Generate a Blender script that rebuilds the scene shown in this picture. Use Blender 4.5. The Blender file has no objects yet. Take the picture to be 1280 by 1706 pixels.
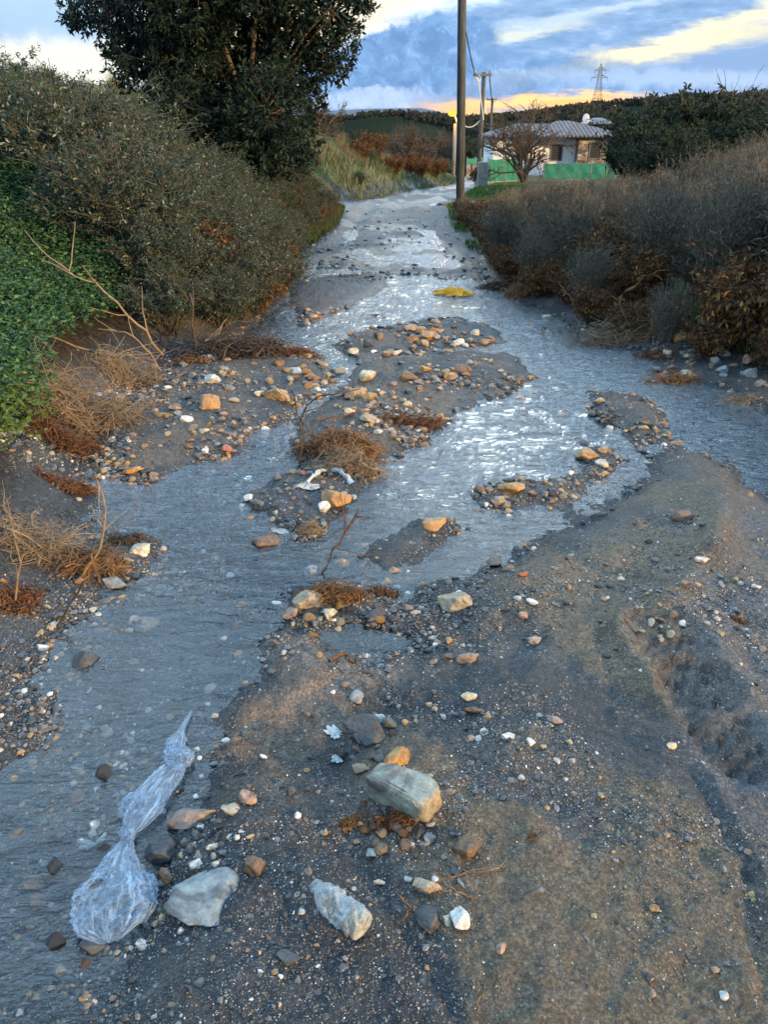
import bpy, math, random
import numpy as np
from mathutils import Vector
C = bpy.context.scene
col = C.collection
R = math.radians
# ---------------------------------------------------------------- camera
CAMH, PITCH, F = 1.6, 27.0, 1281.0
cam = bpy.data.cameras.new('camera')
cam.sensor_fit = 'VERTICAL'; cam.sensor_height = 24.0
cam.lens = 24.0 * F / 1706.0
cam.clip_start = 0.05; cam.clip_end = 20000
camo = bpy.data.objects.new('camera', cam); col.objects.link(camo)
camo.location = (0, 0, CAMH); camo.rotation_euler = (R(90 - PITCH), 0, 0)
C.camera = camo
C.view_settings.view_transform = 'Standard'; C.view_settings.look = 'None'
C.view_settings.exposure = 0.26; C.view_settings.gamma = 1.0
C.view_settings.use_curve_mapping = False
C.cycles.max_bounces = 6; C.cycles.diffuse_bounces = 2; C.cycles.glossy_bounces = 3
C.cycles.transmission_bounces = 4; C.cycles.transparent_max_bounces = 12; C.cycles.volume_bounces = 0
C.cycles.use_denoising = True
CP, SP = math.cos(R(PITCH)), math.sin(R(PITCH))
def elev(px, py):
    "elevation angle (rad) and azimuth of a photograph pixel"
    dx, dy = px - 640.0, 853.0 - py
    X, Y, Z = dx, F * CP + dy * SP, -F * SP + dy * CP
    return math.atan2(Z, math.hypot(X, Y)), math.atan2(X, Y)
def gpx(px, py, z=0.0):
    dx, dy = px - 640.0, 853.0 - py
    X, Y, Z = dx, F * CP + dy * SP, -F * SP + dy * CP
    t = (z - CAMH) / Z
    return X * t, Y * t
# ---------------------------------------------------------------- node helpers
class NT:
    def __init__(s, tree): s.t = tree
    def n(s, typ, **k):
        nd = s.t.nodes.new(typ)
        for a, b in k.items(): setattr(nd, a, b)
        return nd
    def put(s, inp, v):
        if hasattr(v, 'is_output') or isinstance(v, bpy.types.NodeSocket): s.t.links.new(v, inp)
        else:
            if isinstance(v, (tuple, list)) and len(v) == 3 and inp.type == 'RGBA': v = (*v, 1)
            inp.default_value = v
    def m(s, op, a, b=0.0, c=None):
        nd = s.n('ShaderNodeMath', operation=op); s.put(nd.inputs[0], a); s.put(nd.inputs[1], b)
        if c is not None: s.put(nd.inputs[2], c)
        return nd.outputs[0]
    def vm(s, op, a, b):
        nd = s.n('ShaderNodeVectorMath', operation=op); s.put(nd.inputs[0], a); s.put(nd.inputs[1], b)
        return nd.outputs[0]
    def noise(s, vec, scale, detail=3, rough=0.5, dist=0.0, out=0):
        nd = s.n('ShaderNodeTexNoise'); s.put(nd.inputs['Vector'], vec); nd.inputs['Scale'].default_value = scale
        nd.inputs['Detail'].default_value = detail; nd.inputs['Roughness'].default_value = rough
        nd.inputs['Distortion'].default_value = dist
        return nd.outputs[out]
    def ss(s, v, a, b, lo=0.0, hi=1.0):
        nd = s.n('ShaderNodeMapRange', interpolation_type='SMOOTHSTEP'); s.put(nd.inputs[0], v)
        nd.inputs[1].default_value = a; nd.inputs[2].default_value = b
        nd.inputs[3].default_value = lo; nd.inputs[4].default_value = hi
        return nd.outputs[0]
    def mix(s, f, a, b, mode='MIX'):
        nd = s.n('ShaderNodeMix', data_type='RGBA', blend_type=mode)
        s.put(nd.inputs[0], f); s.put(nd.inputs[6], a); s.put(nd.inputs[7], b)
        return nd.outputs[2]
    def ramp(s, v, stops):
        nd = s.n('ShaderNodeValToRGB'); cr = nd.color_ramp
        while len(cr.elements) < len(stops): cr.elements.new(0.5)
        for e, (p, c) in zip(cr.elements, stops): e.position = p; e.color = (*c, 1)
        s.put(nd.inputs[0], v); return nd.outputs[0]
    def comb(s, x, y, z):
        nd = s.n('ShaderNodeCombineXYZ'); s.put(nd.inputs[0], x); s.put(nd.inputs[1], y); s.put(nd.inputs[2], z)
        return nd.outputs[0]
# ---------------------------------------------------------------- world
SUN_AZ, SUN_EL = 126.0, 13.0       # azimuth clockwise from the view direction (+y)
W = bpy.data.worlds.new('World'); C.world = W; W.use_nodes = True
W.node_tree.nodes.clear(); q = NT(W.node_tree)
tc = q.n('ShaderNodeTexCoord'); sep = q.n('ShaderNodeSeparateXYZ'); q.put(sep.inputs[0], tc.outputs['Generated'])
az = q.m('MULTIPLY', q.m('ARCTAN2', sep.outputs[0], sep.outputs[1]), 57.2958)
el = q.m('MULTIPLY', q.m('ARCSINE', sep.outputs[2]), 57.2958)
P0 = q.comb(az, el, 0.0)
wn = q.noise(P0, 0.55, 9, 0.68, 0, 1)
def centred(sk, amp):
    return q.vm('MULTIPLY', q.vm('SUBTRACT', sk, (0.5, 0.5, 0.5)), (amp[0], amp[1], 0))
P = q.vm('ADD', P0, centred(wn, (4.2, 2.2)))
Pst = q.vm('ADD', P0, centred(q.noise(q.vm('MULTIPLY', P0, (0.35, 1.6, 1)), 0.7, 8, 0.66, 0, 1), (5.0, 2.2)))
def blob(vec, c, r, ang=0.0, soft=0.35):
    "soft ellipse in (azimuth, elevation) degrees"
    d = q.vm('SUBTRACT', vec, (c[0], c[1], 0))
    rt = q.n('ShaderNodeVectorRotate', rotation_type='Z_AXIS'); q.put(rt.inputs['Vector'], d); rt.inputs['Angle'].default_value = R(-ang)
    d = q.vm('DIVIDE', rt.outputs[0], (r[0], r[1], 1))
    ln = q.n('ShaderNodeVectorMath', operation='LENGTH'); q.put(ln.inputs[0], d)
    return q.ss(ln.outputs['Value'], 1 - soft, 1 + soft, 1.0, 0.0)
el01 = q.m('DIVIDE', el, 90.0)
base = q.ramp(q.m('ADD', q.m('MULTIPLY', el01, 0.9), 0.1), [(0.0, (.10, .12, .16)), (0.095, (.20, .28, .42)), (0.103, (.36, .50, .80)),
    (0.13, (.20, .37, .72)), (0.165, (.27, .46, .82)), (0.21, (.70, .92, 1.1)), (0.38, (.55, .86, 1.2)), (1.0, (.42, .80, 1.25))])
sky = q.n('ShaderNodeTexSky', sky_type='NISHITA'); sky.sun_disc = False
sky.sun_elevation = R(SUN_EL); sky.sun_rotation = R(SUN_AZ)
sk10 = q.mix(1.0, sky.outputs[0], (0.10, 0.10, 0.10), 'MULTIPLY')
cur = q.mix(0.15, base, sk10)
# broad cloud mottling everywhere above
mot = q.noise(q.vm('MULTIPLY', tc.outputs['Generated'], (1, 1, 2.2)), 2.3, 6, 0.58, 0.4)
hi = q.ss(el, 5.5, 9.0)
cur = q.mix(q.m('MULTIPLY', q.ss(mot, 0.42, 0.68), q.m('MULTIPLY', hi, 0.75)), cur, (.95, 1.2, 1.45))
cur = q.mix(q.m('MULTIPLY', q.ss(mot, 0.5, 0.3), q.m('MULTIPLY', hi, 0.6)), cur, (.24, .42, .72))
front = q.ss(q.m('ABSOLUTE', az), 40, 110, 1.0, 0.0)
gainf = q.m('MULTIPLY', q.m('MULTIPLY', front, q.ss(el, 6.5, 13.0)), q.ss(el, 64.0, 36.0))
cur = q.mix(gainf, cur, q.mix(1.0, cur, (2.9, 3.0, 3.0), 'MULTIPLY'))  # unseen sky ahead brightened to light the ground and water
def lay(mask, colr, f=1.0):
    global cur
    cur = q.mix(q.m('MULTIPLY', mask, f), cur, colr)
cur = q.mix(blob(P, (2, 14), (36, 7.5), 0, .45), cur, (2.9, 3.1, 3.0))  # bright glow added above the frame for the water to reflect
tex1 = q.noise(P, 0.8, 9, 0.66)
tex2 = q.noise(q.vm('MULTIPLY', P0, (0.45, 1.6, 1)), 0.9, 9, 0.66)
# left, behind the tree: bright cream breaks and grey blue lid
lay(blob(P, (-19, 3.2), (9, 1.6), 4, .4), (.98, .96, .78), .95)
lay(blob(P, (-21, 5.6), (6, 1.2), -6, .5), (.42, .62, .86), .9)
# cream window above the cumulus
lay(blob(P, (-4, 7.4), (9.5, 3.0), 10, .25), (1.15, 1.05, .74), 1.0)
lay(blob(P, (-9, 4.5), (4.0, 2.0), 0, .4), (1.15, 1.05, .72), .9)
# grey-blue stratus right
lay(blob(Pst, (13, 5.4), (13, 2.3), 4, .3), q.ramp(tex2, [(.36, (.14, .29, .54)), (.55, (.24, .42, .72)), (.68, (.46, .62, .86))]), .95)
# yellow streaks rising to the right
lay(blob(Pst, (16, 3.6), (10, .50), 9, .95), (1.15, 1.0, .55), .95)
lay(blob(Pst, (11, 2.9), (6, .22), 6, .9), (1.0, .92, .6), .8)
lay(blob(Pst, (21, 5.1), (6.5, .38), 15, .95), (1.2, 1.08, .62), .9)
lay(blob(Pst, (8.5, 4.9), (3.6, .30), 8, .95), (.95, .98, .78), .75)
lay(blob(Pst, (13, 5.9), (7, .25), 6, .9), (.70, .84, .98), .7)
# big cumulus
cum = q.ramp(tex1, [(.36, (.10, .23, .48)), (.50, (.14, .31, .62)), (.60, (.23, .43, .76)), (.70, (.42, .60, .88))])
lay(blob(P, (0.5, 2.9), (6.8, 2.3), 20, .10), cum, 1.0)
lay(blob(P, (9, 2.2), (10, 1.6), -3, .35), cum, .85)
lay(blob(P, (19, 2.3), (8, .5), -2, .6), (.50, .66, .92), .7)
# low white cumulus left of the pole
lay(blob(P, (-1.5, 1.15), (4.2, .62), 3, .25), q.ramp(tex1, [(.3, (.30, .47, .76)), (.65, (.62, .74, .92))]), .95)
lay(blob(P0, (-2, .1), (5, .55), 0, .35), (.12, .30, .66), .9)
# orange band over the horizon
lay(blob(Pst, (11.0, .45), (8.0, .90), 0, .4), (1.30, .66, .13), 1.0)
lay(blob(Pst, (11, 1.2), (6.0, .22), 3, .6), (1.3, .82, .25), .8)
lay(blob(Pst, (8.5, .55), (2.4, .28), 0, .5), (.45, .50, .62), .7)
lay(blob(Pst, (20, .55), (6, .5), 0, .5), (1.1, .80, .42), .8)
cur = q.mix(1.0, cur, (10.0, 10.0, 10.0), 'MULTIPLY')
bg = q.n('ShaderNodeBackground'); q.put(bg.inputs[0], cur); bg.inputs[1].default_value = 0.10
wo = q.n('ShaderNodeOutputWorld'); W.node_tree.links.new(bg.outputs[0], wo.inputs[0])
W.cycles.sampling_method = 'MANUAL'; W.cycles.sample_map_resolution = 512
# ---------------------------------------------------------------- sun
sl = bpy.data.lights.new('streetlamp_sun', 'SUN'); sl.energy = 5.0; sl.angle = R(2.0); sl.color = (1.0, .61, .22)  # warm directional light standing in for an unseen sodium street lamp behind right
so = bpy.data.objects.new('streetlamp_sun', sl); col.objects.link(so)
sd = Vector((math.sin(R(SUN_AZ)) * math.cos(R(SUN_EL)), math.cos(R(SUN_AZ)) * math.cos(R(SUN_EL)), math.sin(R(SUN_EL))))
so.rotation_euler = sd.to_track_quat('Z', 'Y').to_euler(); so.location = (8, -8, 6)
# ---------------------------------------------------------------- numpy noise
def _h(ix, iy, s):
    n = (ix.astype(np.int64) * 374761393 + iy.astype(np.int64) * 668265263 + s * 974634777) & 0xffffffff
    n = ((n ^ (n >> 13)) * 1274126177) & 0xffffffff
    return ((n ^ (n >> 16)) & 0xffffff) / float(0xffffff)
def vn(x, y, s=0):
    x = np.asarray(x, float); y = np.asarray(y, float)
    ix, iy = np.floor(x), np.floor(y); fx, fy = x - ix, y - iy
    ux, uy = fx * fx * fx * (fx * (fx * 6 - 15) + 10), fy * fy * fy * (fy * (fy * 6 - 15) + 10)
    ix = ix.astype(np.int64); iy = iy.astype(np.int64)
    a, b, c, d = _h(ix, iy, s), _h(ix + 1, iy, s), _h(ix, iy + 1, s), _h(ix + 1, iy + 1, s)
    return (a + (b - a) * ux) * (1 - uy) + (c + (d - c) * ux) * uy
def fbm(x, y, o=4, s=0, g=0.5):
    r, a, t = 0, 1.0, 0
    for i in range(o):
        r = r + a * vn(x * 2**i + 17.3 * i, y * 2**i - 9.1 * i, s + i); t += a; a *= g
    return r / t - 0.5
def sst(x, a, b):
    t = np.clip((x - a) / (b - a), 0, 1); return t * t * (3 - 2 * t)
def sdf(poly, x, y):
    "signed distance, positive inside"
    P = np.array(poly, float); d2 = np.full(x.shape, 1e12); ins = np.zeros(x.shape, bool)
    for i in range(len(P)):
        a, b = P[i - 1], P[i]; e = b - a
        wx, wy = x - a[0], y - a[1]
        t = np.clip((wx * e[0] + wy * e[1]) / (e @ e + 1e-12), 0, 1)
        d2 = np.minimum(d2, (wx - e[0] * t)**2 + (wy - e[1] * t)**2)
        c = ((a[1] > y) != (b[1] > y))
        with np.errstate(all='ignore'):
            xi = a[0] + (y - a[1]) / (b[1] - a[1] + 1e-15) * e[0]
        ins ^= c & (x < xi)
    d = np.sqrt(d2); return np.where(ins, d, -d)
# ---------------------------------------------------------------- ground shape
BANK_L = [(-1.4, -6), (-1.3, 1.0), (-1.25, 1.96), (-1.27, 2.4), (-1.32, 3.0), (-1.6, 3.8), (-1.66, 4.35), (-1.62, 5.8), (-1.25, 6.4), (-.98, 7.8),
          (-1.12, 9.5), (-1.25, 12.2), (-.9, 14.5), (-.95, 16.2), (-2.0, 16.9), (-4, 17.2), (-60, 17.2), (-60, -6)]
MOUND = [(-60, 18.2), (-4, 18.2), (-2.5, 18.3), (-.9, 18.9), (0, 20.5), (1.3, 26), (2.6, 34), (4.4, 45), (5.9, 65), (7.5, 90), (-60, 90)]
BANK_R = [(4.4, -6), (4.2, 0), (3.7, 3), (3.2, 4.2), (2.6, 4.95), (2.2, 5.6), (1.73, 6.5), (1.15, 8.7), (1.3, 11), (1.25, 13.6), (1.45, 17.6), (2.0, 20),
          (3.0, 26), (4.1, 34), (6.0, 45), (8.4, 65), (12, 90), (90, 90), (90, -6)]
BY = [-50, 17, 24, 38, 45, 65, 90, 130, 250]; BZ = [0, 0, -.22, -.95, -1.3, -2.3, -4, -7, -9]
def px_poly(pts): return [gpx(*p) for p in pts]
BARS = [px_poly(p) for p in [
    [(150, 740), (200, 690), (230, 630), (330, 585), (440, 560), (530, 585), (565, 620), (530, 655), (480, 695), (425, 715), (400, 755), (330, 768), (240, 800), (165, 790)],
    [(560, 665), (600, 612), (660, 590), (760, 583), (850, 588), (888, 625), (835, 658), (770, 680), (735, 700), (700, 735), (620, 790), (560, 800), (500, 785), (490, 705)],
    [(560, 580), (590, 555), (680, 535), (760, 530), (840, 552), (835, 570), (720, 580), (650, 600), (600, 603)],
    [(410, 825), (450, 808), (480, 790), (570, 785), (596, 805), (580, 835), (545, 862), (515, 892), (495, 870), (450, 865)],
    [(612, 925), (650, 898), (700, 870), (750, 862), (762, 880), (735, 915), (690, 938), (640, 945)],
    [(985, 652), (1060, 658), (1105, 695), (1118, 738), (1055, 745), (1030, 712), (1000, 690)],
    [(790, 822), (850, 800), (930, 800), (985, 770), (1000, 745), (1030, 765), (1000, 800), (930, 835), (850, 850), (800, 845)],
    [(485, 470), (560, 458), (650, 455), (640, 480), (560, 520), (505, 540), (488, 510)],
    [(545, 385), (600, 398), (575, 425), (520, 440), (505, 425)],
    [(690, 350), (800, 330), (800, 470), (770, 440), (735, 410), (705, 385)],
    [(470, 400), (560, 380), (545, 350), (470, 340)],
    [(350, 1262), (400, 1190), (440, 1130), (455, 1065), (520, 1050), (590, 1085), (660, 1170), (660, 1300), (520, 1320), (420, 1300)],
    [(640, 1180), (600, 1120), (690, 1075), (650, 1040), (715, 985), (790, 950), (860, 925), (905, 890), (990, 855), (1060, 800), (1130, 748), (1185, 758), (1290, 835), (1500, 960),
     (2300, 1706), (1700, 2600), (300, 2600), (180, 1706), (265, 1560), (300, 1400), (350, 1262), (520, 1270)],
    [(-60, 1300), (30, 1240), (60, 1130), (110, 1040), (150, 1000), (230, 950), (262, 905), (200, 880), (100, 850), (-60, 830)],
    [(1090, 612), (1200, 640), (1290, 690), (1400, 760), (1500, 640), (1300, 560)],
    [(470, 1010), (490, 975), (560, 965), (640, 985), (655, 1010), (640, 1035), (560, 1045), (480, 1045)],
]]
RUT = [gpx(1095, 1095), gpx(1150, 1185), gpx(1215, 1300)]
def seg_dist(x, y, a, b):
    ex, ey = b[0] - a[0], b[1] - a[1]; L = math.hypot(ex, ey)
    t = np.clip(((x - a[0]) * ex + (y - a[1]) * ey) / L**2, 0, 1)
    return np.hypot(x - a[0] - t * ex, y - a[1] - t * ey), t * L, L
RIDGE_PX = [(-900, 150), (-300, 190), (300, 205), (540, 204), (570, 203), (615, 196), (660, 194), (700, 197), (740, 201), (800, 203), (850, 199), (900, 194), (950, 186), (1000, 177), (1060, 177), (1120, 172), (1280, 160), (1600, 140), (2400, 120)]
RAZ = [elev(*p)[1] for p in RIDGE_PX]; REL = [math.tan(elev(*p)[0]) for p in RIDGE_PX]
def ground(x, y, full=False):
    x = np.asarray(x, float); y = np.asarray(y, float)
    z = np.interp(y, BY, BZ)
    d = np.hypot(x, y)
    bl = sdf(BANK_L, x, y); mo = sdf(MOUND, x, y); br = sdf(BANK_R, x, y)
    w1 = fbm(x * .9, y * .9, 4, 3) * .35; w2 = fbm(x * 5, y * 5, 4, 11) * .12
    land = np.full(x.shape, -1.0)
    for b in BARS: land = np.maximum(land, sdf(b, x, y))
    # braided flats further up the track
    br_n = fbm(x * 1.5 + y * .3, y * 1.1, 4, 40) * 1.0 - .01
    far = sst(y, 7.6, 9.5)
    land = np.maximum(land, np.where(far > 0, br_n * far - (1 - far), -1))
    land = np.maximum(land, sst(y, 13.0, 15.5) * .5 - .25 + br_n * .3)
    land = np.maximum(land, np.maximum(np.maximum(bl, br), mo))
    ld = land + fbm(x * 6, y * 6, 4, 21) * .16 * sst(4.0 - land, 0, 4) + w2 * .4
    prof = np.where(ld > 0, .050 * (1 - np.exp(-np.maximum(ld, 0) / .22)) + .004, -.045 * (1 - np.exp(np.minimum(ld, 0) / .16)))
    # lower left shallows
    shallow = sst(y, 2.6, 1.3)
    prof = np.where(prof < 0, prof * (1 - .45 * shallow), prof)
    prof = prof * (1 - .75 * sst(y, 8, 12) * (ld > 0))
    z = z + prof
    # gravelly roughness
    z += fbm(x * 14, y * 14, 4, 5, .6) * .020 * (.5 + .5 * sst(ld, -.1, .1)) * sst(30 - d, 0, 10)
    z += (np.abs(fbm(x * 9, y * 9, 4, 8, .6)) - .1) * .022 * sst(ld, 0, .15) * sst(45 - d, 0, 20)
    z += fbm(x * 3.2, y * 1.2, 4, 9, .6) * .05 * sst(y, 13, 17) * sst(60 - d, 0, 20)
    z += fbm(x * 55, y * 55, 3, 6, .6) * .009 * sst(7 - d, 0, 3)
    # sand sculpting on the big right bar: long lobes
    big = sst(sdf(BARS[12], x, y), 0.02, .25)
    u = x * .8 + y * .6 + fbm(x * 1.2, y * 1.2, 3, 60) * .8
    z += big * (np.abs(np.sin(u * 4.2)) ** .6 - .6) * .030
    z += big * (fbm(x * 2.2, y * 2.2, 3, 61) * .06 + .014) + big * fbm(u * 3, (x - y) * .8, 4, 62) * .03 + big * (np.abs(np.sin(u * 11 + fbm(x * 3, y * 3, 2, 63) * 5)) ** .5 - .6) * .008
    rim, tt, L = seg_dist(x, y, gpx(1200, 850), gpx(1180, 960)); z += np.exp(-(rim / .07)**2) * .05
    rim, tt, L = seg_dist(x, y, gpx(1180, 960), gpx(1100, 1040)); z += np.exp(-(rim / .06)**2) * .035
    # tyre ruts
    z += .035 * np.exp(-(seg_dist(x, y, RUT[0], RUT[2])[0] / .30) ** 2) * sst(ld, 0, .1)
    for a, b in ((RUT[0], RUT[1]), (RUT[1], RUT[2])):
        ds, tt, L = seg_dist(x, y, a, b)
        inr = sst(.115 - ds, 0, .04)
        z += -inr * .010 + inr * (np.abs(np.sin((tt * 1.0 + np.abs(ds - .05) * .8) * 75 + fbm(x * 9, y * 9, 2, 4) * 4)) ** .5 - .5) * .020 + np.exp(-((ds - .14) / .03)**2) * .018
    ds, tt, L = seg_dist(x, y, gpx(1050, 1150), gpx(1235, 1500)); z += -np.exp(-(ds / .02)**2) * .010 + np.exp(-((ds - .04) / .02)**2) * .006
    ds, tt, L = seg_dist(x, y, gpx(1235, 1500), gpx(1262, 1706)); z += -np.exp(-(ds / .02)**2) * .010 + np.exp(-((ds - .04) / .02)**2) * .006
    # banks
    s = np.maximum(bl, 0); z += np.minimum(.34 * s, 2.2 + .05 * s) * sst(s, 0, .25) + sst(s, .02, .3) * .05
    z += sst(s, .3, 2) * fbm(x * .8, y * .8, 3, 70) * .5
    s = np.maximum(mo, 0); cap = np.interp(y, [18, 24, 30, 36, 50], [1.35, 1.25, .95, .55, .35])
    z += cap * (1 - np.exp(-s / 1.3)) + sst(s, .2, 1.5) * fbm(x * .6, y * .6, 3, 71) * .5
    z += 1.9 * np.exp(-((x + 12)**2 + (y - 20)**2) / 60.0) * sst(s + np.maximum(bl, 0), 0, 3)
    s = np.maximum(br, 0); z += np.minimum(.18 * s, .45) * (1 - .85 * sst(y, 14, 20)) + sst(s, .3, 2) * fbm(x * .8, y * .8, 3, 72) * .25
    z += 2.6 * np.exp(-((x - 21)**2 + (y - 27)**2) / 42.0) * sst(s, 0, 4)
    # rutted track surface beyond the stream
    onroad = sst(-np.maximum(np.maximum(bl, br), mo), -.1, .3)
    cx = np.interp(y, [8, 14, 18, 20.5, 26, 34, 45, 65], [.1, .1, .4, 1.0, 2.2, 3.35, 5.2, 7.2])
    tr = np.minimum(np.abs(x - cx - .62), np.abs(x - cx + .62))
    z += -sst(y, 10, 15) * onroad * (np.exp(-(tr / .13)**2) * .05 - np.exp(-((tr - .26) / .1)**2) * .02)
    # far hills
    a = np.arctan2(x, y); rt = np.interp(a, RAZ, REL); rr = 380.0
    zr = CAMH + rr * rt
    t = sst(d, 95, rr); hill = (zr + 9) * t + fbm(x / 40., y / 40., 4, 80) * 14 * t * (1 - t)
    z = z + np.where(y > 0, hill, 0)
    z = np.where((d > rr) & (y > 0), z - (d - rr) * .012, z)
    if full: return z, ld, bl, mo, br, big
    return z
# ---------------------------------------------------------------- mesh / object helpers
def obj(name, me, mat=None, parent=None, label=None, cat=None, group=None, kind=None, loc=None):
    o = bpy.data.objects.new(name, me); col.objects.link(o)
    if mat is not None and me is not None and not me.materials: me.materials.append(mat)
    if parent is not None: o.parent = parent
    if label: o['label'] = label
    if cat: o['category'] = cat
    if group: o['group'] = group
    if kind: o['kind'] = kind
    if loc is not None: o.location = loc
    return o
def empty(name, loc, label, cat, group=None, rz=0.0):
    o = obj(name, None, None, None, label, cat, group, None, loc); o.rotation_euler = (0, 0, rz); return o
def copy_tree(o, parent=None):
    c = o.copy(); col.objects.link(c); c.parent = parent
    for ch in o.children: copy_tree(ch, c)
    return c
def mesh(name, V, Fc, colr=None, smooth=True):
    "V (n,3), Fc (m,k) all faces alike or a list of such arrays; colr per-vertex RGB"
    V = np.asarray(V, np.float32)
    if not isinstance(Fc, list): Fc = [Fc]
    Fc = [np.asarray(f, np.int32) for f in Fc if len(f)]
    me = bpy.data.meshes.new(name)
    me.vertices.add(len(V)); me.vertices.foreach_set('co', V.ravel())
    nl = sum(f.size for f in Fc); nf = sum(len(f) for f in Fc)
    me.loops.add(nl); me.loops.foreach_set('vertex_index', np.concatenate([f.ravel() for f in Fc]))
    me.polygons.add(nf); cnt = np.concatenate([np.full(len(f), f.shape[1]) for f in Fc]).astype(np.int32)
    me.polygons.foreach_set('loop_start', np.concatenate([[0], np.cumsum(cnt)[:-1]]).astype(np.int32))
    me.polygons.foreach_set('use_smooth', np.full(nf, bool(smooth)))
    me.update(calc_edges=True)
    if colr is not None: attr(me, 'col', colr)
    return me
def attr(me, name, c):
    a = me.attributes.new(name, 'FLOAT_COLOR', 'POINT')
    c = np.asarray(c, np.float32)
    if c.ndim == 1: c = np.repeat(c[:, None], 3, 1)
    a.data.foreach_set('color', np.concatenate([c, np.ones((len(c), 1), np.float32)], 1).ravel())
def new_mat(name):
    m = bpy.data.materials.new(name); m.use_nodes = True; m.node_tree.nodes.clear()
    q = NT(m.node_tree); out = q.n('ShaderNodeOutputMaterial'); return m, q, out
def principled(q, out, colr, rough=.6, spec=.5, bump=None, bs=.3, bd=.01, **kw):
    b = q.n('ShaderNodeBsdfPrincipled'); q.put(b.inputs['Base Color'], colr); q.put(b.inputs['Roughness'], rough)
    q.put(b.inputs['Specular IOR Level'], spec)
    if bump is not None:
        bn = q.n('ShaderNodeBump'); bn.inputs['Strength'].default_value = bs; bn.inputs['Distance'].default_value = bd
        q.put(bn.inputs['Height'], bump); q.put(b.inputs['Normal'], bn.outputs[0])
    for k, v in kw.items(): q.put(b.inputs[k.replace('_', ' ')], v)
    if out is not None: q.t.links.new(b.outputs[0], out.inputs[0])
    return b
def attrn(q, name='col'):
    a = q.n('ShaderNodeAttribute'); a.attribute_name = name; return a.outputs['Color']
def simple_mat(name, c1, c2, rough=.6, scale=30, bs=.3, bd=.003, spec=.4, stretch=(1, 1, 1)):
    m, q, out = new_mat(name); t = q.n('ShaderNodeTexCoord').outputs['Object']
    n = q.noise(q.vm('MULTIPLY', t, stretch), scale, 5, .6)
    principled(q, out, q.ramp(n, [(.3, c1), (.7, c2)]), rough, spec, n, bs, bd); return m
def attr_mat(name, rough=.7, spec=.3, scale=60, amt=.25, transl=0.0):
    m, q, out = new_mat(name); c = attrn(q)
    n = q.noise(q.n('ShaderNodeTexCoord').outputs['Object'], scale, 3, .6)
    c2 = q.mix(q.m('MULTIPLY', q.ss(n, .3, .7), amt), c, q.mix(1.0, c, (.45, .45, .45), 'MULTIPLY'))
    b = principled(q, None, c2, rough, spec)
    if transl:
        tr = q.n('ShaderNodeBsdfTranslucent'); q.put(tr.inputs[0], c2)
        mx = q.n('ShaderNodeMixShader'); mx.inputs[0].default_value = transl
        q.t.links.new(b.outputs[0], mx.inputs[1]); q.t.links.new(tr.outputs[0], mx.inputs[2]); q.t.links.new(mx.outputs[0], out.inputs[0])
    else: q.t.links.new(b.outputs[0], out.inputs[0])
    return m
# ---------------------------------------------------------------- ground sheet
def axis(lo, hi, s0, g, g2=.045, lim=34.0):
    def side(e):
        v, r = 0.0, []
        while v < e:
            v += s0 + (g if v < lim else g2) * v; r.append(v)
        return r
    return np.array([-a for a in side(-lo)][::-1] + [0.0] + side(hi))
AX = axis(-2600, 2600, .0085, .0085, .03, 24.0); AY = axis(-60, 4000, .0085, .0085, .02, 45.0)
AY = np.concatenate([AY[AY < -.6][::10], AY[AY >= -.6]]) if False else AY
# the camera stands over y = 0: shift the fine rows to where the picture starts
AY = np.concatenate([axis(-60, .0, .05, .05), AY[AY > 0] * 1.0])
GX, GY = np.meshgrid(AX, AY)
GZ, LD, BL, MO, BR, BIG = [a.astype(np.float32) for a in ground(GX, GY, True)]
def H(x, y):
    "ground height, bilinear from the sheet"
    x = np.asarray(x, float); y = np.asarray(y, float)
    i = np.clip(np.searchsorted(AX, x) - 1, 0, len(AX) - 2); j = np.clip(np.searchsorted(AY, y) - 1, 0, len(AY) - 2)
    u = np.clip((x - AX[i]) / (AX[i + 1] - AX[i]), 0, 1); v = np.clip((y - AY[j]) / (AY[j + 1] - AY[j]), 0, 1)
    return (GZ[j, i] * (1 - u) + GZ[j, i + 1] * u) * (1 - v) + (GZ[j + 1, i] * (1 - u) + GZ[j + 1, i + 1] * u) * v
def Lk(A, x, y):
    i = np.clip(np.searchsorted(AX, x), 0, len(AX) - 1); j = np.clip(np.searchsorted(AY, y), 0, len(AY) - 1); return A[j, i]
def G(px, py, dmax=500.0):
    "point of the ground a photograph pixel shows"
    dx, dy = px - 640.0, 853.0 - py
    X, Y, Z = dx, F * CP + dy * SP, -F * SP + dy * CP
    hl = math.hypot(X, Y); t = np.concatenate([np.linspace(.6, 20, 1500), np.linspace(20, dmax, 2500)]) / hl
    zz = CAMH + Z * t - H(X * t, Y * t); k = np.argmax(zz < 0)
    if zz[k] >= 0: k = len(t) - 1
    return Vector((X * t[k], Y * t[k], float(H(X * t[k], Y * t[k]))))
def depth(p): return p[1] * CP - (p[2] - CAMH) * SP
def at(px, py, Y):
    "point seen at a pixel, at distance Y along the view"
    dx, dy = px - 640.0, 853.0 - py
    X, Yd, Z = dx, F * CP + dy * SP, -F * SP + dy * CP
    t = Y / Yd; return Vector((X * t, Y, CAMH + Z * t))
def grid_faces(nj, ni, keep=None):
    a = (np.arange(nj - 1)[:, None] * ni + np.arange(ni - 1)[None, :])
    f = np.stack([a, a + 1, a + ni + 1, a + ni], -1)
    return f[keep] if keep is not None else f.reshape(-1, 4)
def mixc(a, b, t): t = np.clip(t, 0, 1)[..., None]; return a * (1 - t) + b * t
c = np.array
n1 = fbm(GX * 1.6, GY * 1.6, 4, 101); n2 = fbm(GX * 7, GY * 7, 4, 102); n3 = fbm(GX * .5, GY * .5, 4, 103)
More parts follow.
